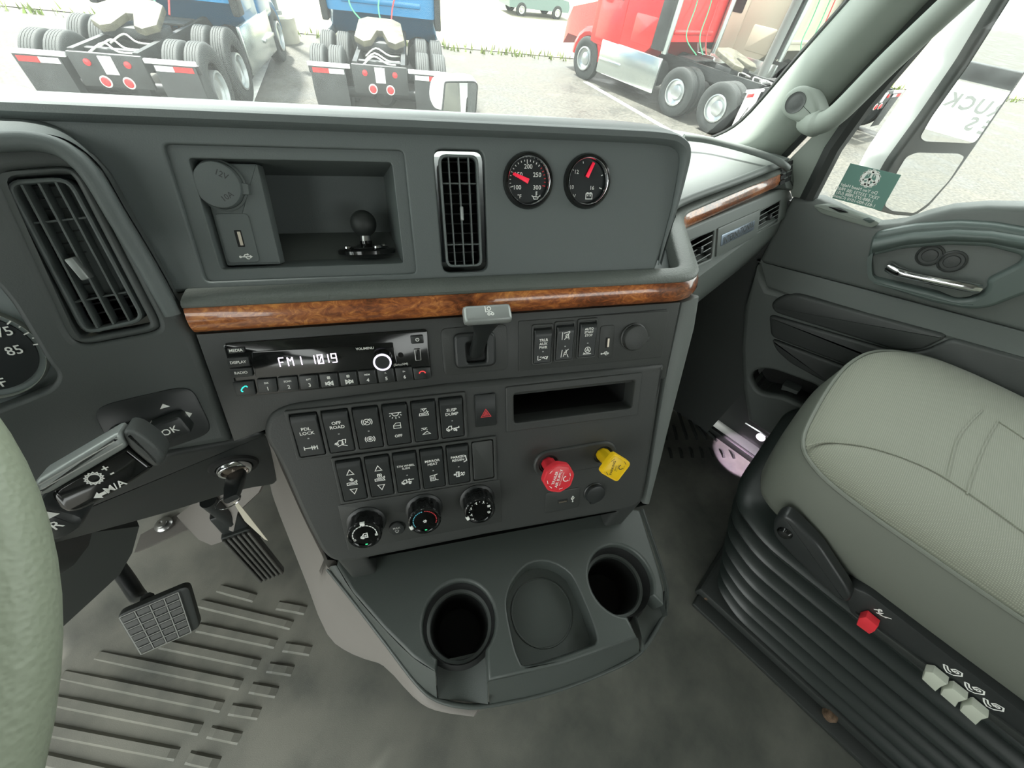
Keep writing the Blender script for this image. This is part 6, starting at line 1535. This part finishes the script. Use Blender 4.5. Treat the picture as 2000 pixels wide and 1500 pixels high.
RIM_ = MB().lathe([(.30, .0), (.30, .12), (.27, .125), (.26, .05), (.17, .02), (.16, .06), (.10, .075), (0, .08)], 28)
for k in range(10):
    a_ = 2 * pi * k / 10; RIM_.lathe([(.012, .02), (.012, .05), (0, .055)], 6) if False else None
RIMO = RIM_.xf(Matrix.Rotation(pi / 2, 4, 'Y')).mesh('rim'); RIMO.materials.append(K['rimal'])
def tractor(label, M, paint, flap=None, side=False, ts=1.0):
    t = thing('semi_truck', label, 'truck', M, 'trucks parked in the lot')
    def P(nm, mb, mt, par=None, **k): return build(nm, mb, mt, par or t, **k)
    for x in (-.43, .43): P('frame_rail', MB().box(x - .04, x + .04, .03, 6.6, .86, 1.13), K['chassis'])
    for y, z in ((.35, 1.0), (1.3, .95), (2.5, .95)): P('crossmember', MB().bbox(-.42, .42, y - .06, y + .06, z - .1, z + .1, .02), K['chassis'])
    # tail plate with lamps
    tp_ = P('tail_plate', MB().bbox(-.50, .50, -.02, .05, .66, 1.10, .02), K['chassis'])
    for x, z, r in ((-.16, .74, .062), (.16, .74, .062)):
        P('tail_lamp', MB().lathe([(r, 0), (r, .02), (r * .8, .035), (0, .04)], 18).xf(T(x, -.02, z) @ Matrix.Rotation(pi / 2, 4, 'X')), K['tail'], tp_)
        P('lamp_ring', MB().lathe([(r * 1.28, 0), (r * 1.28, .012), (r, .012)], 18).xf(T(x, -.02, z) @ Matrix.Rotation(pi / 2, 4, 'X')), K['line'], tp_)
    for x in (-.27, .27): P('marker_lamp', MB().lathe([(.045, 0), (.045, .02), (0, .03)], 14).xf(T(x, -.02, .98) @ Matrix.Rotation(pi / 2, 4, 'X')), K['tail'], tp_)
    P('number_plate', MB().bbox(-.11, .11, -.035, -.02, .88, 1.04, .005).lathe([(.07, 0), (.07, .02), (0, .025)], 14) if False else MB().bbox(-.09, .09, -.04, -.02, .84, 1.07, .005), K['paint_white'], tp_)
    for s_ in (-1, 1):
        hg = P('flap_hanger', MB().bbox(*sorted((s_ * .52, s_ * 1.25)), -.03, .03, 1.02, 1.08, .01), K['paint_white'])
        x0, x1 = sorted((s_ * .62, s_ * 1.22))
        mf = P('mud_flap', MB().bbox(x0, x1, -.015, .0, .18, 1.03, .004), flap or K['chassis'])
        if flap: P('flap_mark', MB().strokes([[(s_ * .92 - .10, .45), (s_ * .92 + .04, .72), (s_ * .92 + .08, .42), (s_ * .92 - .02, .52)]], .05).xf(Matrix(((1, 0, 0, 0), (0, 0, -1, -.017), (0, 1, 0, 0), (0, 0, 0, 1)))), K['blackp'], mf, smooth=0)
        a, b = (s_ * .64, s_ * .88)
        P('white_tape', MB().box(*sorted((s_ * .64, s_ * .90)), -.024, -.015, .93, 1.0), K['paint_white'])
        P('red_tape', MB().box(*sorted((s_ * .90, s_ * 1.18)), -.024, -.015, .93, 1.0), K['tape'])
    # axles and dual wheels
    for y in (.62, 1.98):
        P('axle', MB().tube([(-1.1, y, .51), (1.1, y, .51)], .09, 10), K['chassis'])
        P('differential', MB().lathe([(.0, -.22), (.16, -.16), (.24, 0), (.16, .16), (0, .22)], 16).xf(T(0, y, .52) @ Matrix.Rotation(pi / 2, 4, 'X')), K['chassis'])
        for s_ in (-1, 1):
            for x in (.80, 1.12):
                o = build('tire', TIRE, None, t); o.matrix_local = T(s_ * x, y, .545 * ts) @ Matrix.Diagonal((1, ts, ts, 1))
            o = build('wheel_rim', RIMO, None, t); o.matrix_local = T(s_ * 1.14, y, .545) if s_ > 0 else T(s_ * 1.14, y, .545) @ Matrix.Rotation(pi, 4, 'Z')
            P('air_bag', MB().lathe([(.10, .7), (.13, .78), (.11, .86), (0, .87)], 14).xf(T(s_ * .40, y + .3, 0)), K['chassis'])
    # fifth wheel
    fwp = [(-.48, -.30), (-.42, .40), (-.25, .55), (.25, .55), (.42, .40), (.48, -.30), (.30, -.48), (.16, -.40), (.05, .0), (-.05, .0), (-.16, -.40), (-.30, -.48)]
    fw5 = P('fifth_wheel', MB().bprism(fwp, 0, .10, .03).xf(T(0, 1.35, 1.30) @ Matrix.Rotation(radians(13), 4, 'X')), K['grease'])
    P('fifth_wheel_base', MB().bbox(-.45, .45, 1.1, 1.6, 1.10, 1.24, .02), K['chassis'])
    for k, yy in enumerate((.2, .45, .9)):
        P('air_line', MB().tube(spline([(-.3, yy, 1.05), (-.1, yy + .15, 1.16), (.15, yy - .05, 1.1), (.35, yy + .2, 1.05)], 4), .014, 6), K['line'])
    P('deck_plate', MB().bbox(-.42, .42, 2.25, 2.85, 1.12, 1.16, .01), K['chassis'])
    # tank and brackets in the dark space behind the cab
    for s_ in (-1, 1): P('fuel_tank', MB().lathe([(.0, 0), (.28, .02), (.30, .06), (.30, .9), (.28, .95), (0, .97)], 18).xf(T(s_ * .78, 2.95, .72) @ Matrix.Rotation(-pi / 2, 4, 'X')), K['chassis'])
    # cab and sleeper
    yb = 2.95
    prof = [(yb, 1.46), (yb, 3.75), (yb + .9, 3.95), (5.0, 3.7), (5.6, 2.7), (5.7, 1.95), (5.7, .95), (yb + .7, .95), (yb + .15, 1.40)]
    rings = []
    for x, k in ((-1.22, .06), (-1.20, .0), (-1.12, -.03), (1.12, -.03), (1.20, 0), (1.22, .06)):
        rings.append([(x, y + (k if y < 4 else -k), z - (k if z > 2 else -k)) for y, z in prof])
    cab = P('cab', MB().loft(rings, True, True, True), paint, smooth=30)
    # pressed panels on the sleeper back
    for s_ in (-1, 1):
        c = (s_ * .45, 1.95)
        P('pressed_panel', MB().plate(circ(.42, 28, c[0], c[1]), [circ(.36, 28, c[0], c[1])], 0, .03, .01, .01).xf(Matrix(((1, 0, 0, 0), (0, 0, -1, yb + .01), (0, 1, 0, 0), (0, 0, 0, 1)))), paint, cab)
        P('back_rail', MB().bbox(*sorted((s_ * 1.16, s_ * 1.30)), yb - .12, yb + .25, 1.25, 3.7, .03), K['chassis'])
    P('back_step', MB().bbox(-.85, .85, yb - .06, yb + .01, 1.58, 1.68, .02), paint, cab)
    P('hood', MB().loft([[(-.95, 5.65, .9), (-.95, 5.65, 1.9), (.95, 5.65, 1.9), (.95, 5.65, .9)], [(-.85, 7.2, .9), (-.8, 7.2, 1.55), (.8, 7.2, 1.55), (.85, 7.2, .9)], [(-.75, 7.5, .6), (-.7, 7.5, 1.2), (.7, 7.5, 1.2), (.75, 7.5, .6)]], True, True, True), paint, smooth=20)
    P('front_fender', MB().tube([(-1.05, 5.75 + .62 * cos(a_) + .05, .55 + .62 * sin(a_)) for a_ in [pi * k / 8 for k in range(9)]], .14, 8), paint); P('front_fender', MB().tube([(1.05, 5.75 + .62 * cos(a_) + .05, .55 + .62 * sin(a_)) for a_ in [pi * k / 8 for k in range(9)]], .14, 8), paint)
    for s_ in (-1, 1):
        o = build('tire', TIRE, None, t); o.matrix_local = T(s_ * 1.08, 5.80, .51)
        o = build('wheel_rim', RIMO, None, t); o.matrix_local = T(s_ * 1.13, 5.80, .51) if s_ > 0 else T(s_ * 1.13, 5.80, .51) @ Matrix.Rotation(pi, 4, 'Z')
        P('side_skirt', MB().bbox(*sorted((s_ * 1.16, s_ * 1.24)), 2.75, 5.15, .32, 1.12, .03), K['skirt'])
        P('step', MB().bbox(*sorted((s_ * 1.18, s_ * 1.28)), 4.2, 5.1, .62, .70, .02), K['skirt'])
        P('quarter_fender', MB().bbox(*sorted((s_ * .66, s_ * 1.26)), .05, .10, .9, 1.02, .02), K['chassis'])
        P('exhaust_stack', MB().tube([(s_ * 1.12, yb - .12, 1.2), (s_ * 1.12, yb - .12, 3.9)], .085, 12), K['skirt']) if side else None
        dr = P('cab_door', MB().bprism(rnd([(4.45, 1.05), (5.5, 1.05), (5.5, 2.0), (5.2, 2.7), (4.45, 2.7)], .08), 0, .025, .01).xf(Matrix(((0, 0, s_, s_ * 1.21), (1, 0, 0, 0), (0, 1, 0, 0), (0, 0, 0, 1)))), paint, cab)
        P('door_window', MB().bprism(rnd([(4.6, 2.0), (5.4, 2.0), (5.15, 2.6), (4.6, 2.6)], .05), 0, .035, .005).xf(Matrix(((0, 0, s_, s_ * 1.21), (1, 0, 0, 0), (0, 1, 0, 0), (0, 0, 0, 1)))), K['glassdark'], dr)
        P('locker_door', MB().bprism(rnd([(3.25, 1.25), (4.05, 1.25), (4.05, 1.85), (3.25, 1.85)], .06), 0, .022, .01).xf(Matrix(((0, 0, s_, s_ * 1.21), (1, 0, 0, 0), (0, 1, 0, 0), (0, 0, 0, 1)))), paint, cab)
        P('wing_mirror', MB().bbox(*sorted((s_ * 1.35, s_ * 1.6)), 5.4, 5.6, 1.9, 2.6, .05), K['chassis'])
    for s_, hue in ((-.55, 'cyan_led'), (.05, 'green_led'), (.35, 'tape')):
        P('coiled_hose', MB().tube(spline([(s_, yb - .05, 3.2), (s_ + .12, yb - .12, 2.2), (s_ - .1, yb - .3, 1.6), (s_ * .5, yb - .55, 1.25)], 6), .016, 6), K['hose'] if hue != 'tape' else K['tape'])
    return t
K['hose'] = mat('green_hose', (.10, .42, .22), .5)
def heading(o, az): 
    y = azv(az); x = azv(az + 90)
    return Matrix(((x.x, y.x, 0, o[0]), (x.y, y.y, 0, o[1]), (0, 0, 1, ZG), (0, 0, 0, 1)))
tractor('blue semi truck seen from behind, centre of the windshield view', heading((4.67, 8.16), 34), K['bluep2'], ts=1.12)
tractor('blue semi truck seen from behind at the left edge of the windshield view', heading((.92, 9.88), 34), K['bluep2'], ts=1.12)
ax_ = azv(9.6); rx_ = azv(99.6)
ro = Vector((12.24, 4.65, 0)) + rx_ * 1.12 - ax_ * .62
tractor('red semi truck with polished side skirts, right of the windshield view', heading((ro.x, ro.y), 9.6), K['redp'], flap=K['paint_white'], side=True)
bo2 = ro + rx_ * 4.1 - ax_ * 1.1
tractor('beige semi truck parked behind the red truck', heading((bo2.x, bo2.y), 9.6), K['beigep'], side=True)
# far car
ca_ = onz(1016, 32, ZG); cb_ = onz(1085, 38, ZG); cdv = (cb_ - ca_); caz = math.degrees(atan2(cdv.x, cdv.y)); wbl = cdv.length
ct = (ca_ + cb_) / 2 + Vector((cdv.y, -cdv.x, 0)).normalized() * -.8
cyx = azv(caz); 
car = thing('parked_suv', 'pale green sport utility car far behind at the top edge', 'car', heading((ct.x, ct.y), caz))
kS = wbl / 2.8
cp_ = [(-2.3, .45), (-2.35, .95), (-2.2, 1.15), (-1.9, 1.65), (.6, 1.70), (1.2, 1.15), (2.2, 1.0), (2.35, .7), (2.3, .4)]
build('body', MB().loft([[(x, y * kS, z * kS) for y, z in cp_] for x in (-.9, .9)], True, True, True), mat('pale_green_paint', (.13, .20, .19), .3, coat=.4), car, smooth=20)
build('windows', MB().box(-.92, .92, -1.8 * kS, .6 * kS, 1.15 * kS, 1.58 * kS), K['glassdark'], car, smooth=0)
for x in (-.85, .85):
    for y in (-1.4, 1.4):
        o = build('wheel', TIRE, None, car); o.matrix_local = T(x, y * kS, .36 * kS) @ Matrix.Scale(.7 * kS, 4)
        o = build('wheel_rim', RIMO, None, car); o.matrix_local = T(x * 1.06, y * kS, .36 * kS) @ Matrix.Scale(.72 * kS, 4) @ (Matrix.Rotation(pi, 4, 'Z') if x < 0 else Matrix())
# lamp posts
K['pole'] = mat('grey_pole', (.16, .17, .16), .6); K['conc'] = mat('concrete', (.34, .32, .25), .85, var=.2, vscale=5)
def lamp_post(label, base, r, hb, rb):
    t = thing('lamp_post', label, 'lamp post', T(base.x, base.y, ZG))
    build('footing', MB().lathe([(rb, 0), (rb, hb - .05), (rb - .05, hb), (0, hb)], 20), K['conc'], t)
    build('pole', MB().lathe([(r, hb), (r * .8, 9), (0, 9)], 14), K['pole'], t)
    build('collar', MB().lathe([(r * 1.7, hb), (r * 1.6, hb + .08), (r, hb + .1)], 14), K['pole'], t)
lamp_post('lamp post on a concrete footing left of the centre blue truck', onz(552, 80, ZG), .12, .62, .50)
_b = ro + rx_ * 2.42 + ax_ * 1.75
lamp_post('lamp post behind the red truck', _b, .13, .3, .25)
# ------------------------------------------------------------------ own truck: hood, fender mirror, door mirror
hood = build('truck_hood', MB().loft([[(-.85, 1.0, -.3), (-.8, 1.0, .45), (-.5, 1.0, .56), (.5, 1.0, .56), (.8, 1.0, .45), (.85, 1.0, -.3)], [(-.8, 2.3, -.4), (-.72, 2.3, .14), (-.4, 2.3, .24), (.4, 2.3, .24), (.72, 2.3, .14), (.8, 2.3, -.4)]], True, True, True), K['paint_white'], smooth=30)
tag(hood, 'white hood of this truck below the windshield', 'hood')
FMo = far(900, 190, 2.05)
FF = Frame(FMo, azv(118), Vector((0, 0, 1))); FF.N = FF.U.cross(FF.V).normalized()
fm_ = thing('fender_mirror', 'white hood-mounted mirror with black-rimmed glass at the bottom of the windshield', 'mirror', FF.M())
fo2 = rnd(FF.pts([(852, 158), (905, 154), (932, 158), (936, 172), (932, 225), (905, 225), (846, 215), (844, 185)]), .03, 4)
build('shell', MB().bprism(fo2, -.09, -.004, .02, 3), K['paint_white'], fm_)
go2 = rnd(FF.pts([(868, 158), (928, 158), (934, 165), (930, 222), (862, 222)]), .012, 3)
build('bezel', MB().bprism(go2, -.006, .002, .002), K['black'], fm_)
build('glass', MB().bprism(inset(ccw(go2), .006), .0, .0032), K['mirror'], fm_, smooth=0)
_h = Vector(FF.loc(Vector((.735, 1.45, .36))))
build('stalk', MB().tube(spline([(0, -.05, -.05), (-.02, -.16, -.05), tuple(_h)], 5), .014, 8), K['black'], fm_)

MF = Frame(onx(1850, 300, 1.42), azv(122), Vector((0, 0, 1)))
dm = thing('door_mirror', 'tall white door mirror with two glasses outside the passenger window', 'mirror', MF.M())
mo2 = rnd(MF.pts([(1966, -14), (1884, 120), (1810, 226), (1742, 318), (1700, 392), (1712, 412), (1745, 421), (1785, 424), (1815, 404), (1862, 350), (1908, 284), (2003, 146), (2098, -2), (2150, -110), (2050, -130)]), .012, 3)
build('bezel', MB().bprism(mo2, -.02, 0, .006, 3), K['doordark'], dm)
sh = ccw(mo2)
sg = [(x, y) for x, y in sh]
cx_ = sum(p[0] for p in sg) / len(sg); cy2 = sum(p[1] for p in sg) / len(sg)
build('shell', MB().loft([[(x, y, -.018) for x, y in sg][::-1], [(x, y, -.035) for x, y in inset(sg, -.005)][::-1], [(x, y, -.06) for x, y in inset(sg, -.003)][::-1], [(cx_ + (x - cx_) * .94, cy2 + (y - cy2) * .97, -.080) for x, y in sg][::-1], [(cx_ + (x - cx_) * .75, cy2 + (y - cy2) * .88, -.090) for x, y in sg][::-1]], True, False, True), K['paint_white'], dm, smooth=50)
ug = rnd(MF.pts([(1972, 0), (1890, 130), (1820, 228), (1797, 268), (1806, 276), (1896, 280), (1906, 276), (1996, 146), (2088, 0), (2130, -70), (2045, -110)], .001), .008, 3)
lg = rnd(MF.pts([(1790, 298), (1872, 300), (1884, 306), (1854, 352), (1812, 398), (1786, 416), (1742, 412), (1728, 402), (1752, 336), (1770, 306)], .001), .008, 3)
build('upper_glass', MB().bprism(ug, -.002, .0012), K['mirror'], dm, smooth=0)
build('lower_glass', MB().bprism(lg, -.002, .0012), K['mirror'], dm, smooth=0)
build('arm', MB().tube([(-.05, -.2, -.10), (-.12, -.26, -.05), (-.20, -.30, .0)], .02, 10), K['black'], dm)
# sign on a white building behind, caught in the door mirror
def bounce(x, y, D_):
    r = ray(x, y); p0 = MF.P(0, 0, .0012); p = CAM + r * ((p0 - CAM).dot(MF.N) / r.dot(MF.N)); q = r - MF.N * (2 * r.dot(MF.N))
    return p, q
pc, qc = bounce(1900, 215, 0)
Ds = 9.0
sc_ = pc + qc * Ds
nrm = -Vector((qc.x, qc.y, 0)).normalized()
BF2 = Frame(sc_, Vector((0, 0, 1)).cross(nrm), Vector((0, 0, 1)))
def on_sign(x, y):
    p, q = bounce(x, y, 0); k = (BF2.o - p).dot(BF2.N) / q.dot(BF2.N); w_ = p + q * k - BF2.o; return (w_.dot(BF2.U), w_.dot(BF2.V))
kx, ky = on_sign(1862, 196); rx2, ry2 = on_sign(1958, 207); lt = on_sign(1900, 165); lb_ = on_sign(1900, 262); sx2, sy2 = on_sign(1897, 243)
lw = abs(rx2 - kx) / 3.0
sgn = thing('shop_sign', 'white TRUCK SALES sign board seen reversed in the door mirror', 'sign', BF2.M())
ex = on_sign(1800, 215)[0]
x_lo, x_hi = (ex, ex - math.copysign(lw * 7.5, ex - kx))
x0, x1 = sorted((ex + math.copysign(lw * .8, ex - kx), kx - math.copysign(lw * 6, ex - kx)))
zt_, zb = max(lt[1], lb_[1]), min(lt[1], lb_[1])
build('board', MB().bbox(x0, x1, zb - .1, zt_, -.06, 0, .01), K['paint_white'], sgn)
dr_ = 1 if kx > rx2 else -1
m = MB(); hgt = (zt_ - zb)
for i, ch in enumerate('TRUCK'): m.text(ch, lw * 1.25, kx - dr_ * lw * (4 - i), ky, .004, bold=.03)
for i, ch in enumerate('SALES'): m.text(ch, lw * 1.25, sx2 - dr_ * lw * (4 - i), sy2, .004, bold=.03)
build('lettering', m, K['pole'], sgn, smooth=0)
build('fascia', MB().bbox(x0 - 3, x1 + 3, zt_ + .02, zt_ + hgt * .42, -.3, -.05, .01), K['chassis'], sgn)
build('post', MB().bbox(x0 + .2, x0 + .35, ZG - BF2.o.z, zb, -.12, -.06, .01), K['pole'], sgn); build('post', MB().bbox(x1 - .35, x1 - .2, ZG - BF2.o.z, zb, -.12, -.06, .01), K['pole'], sgn)
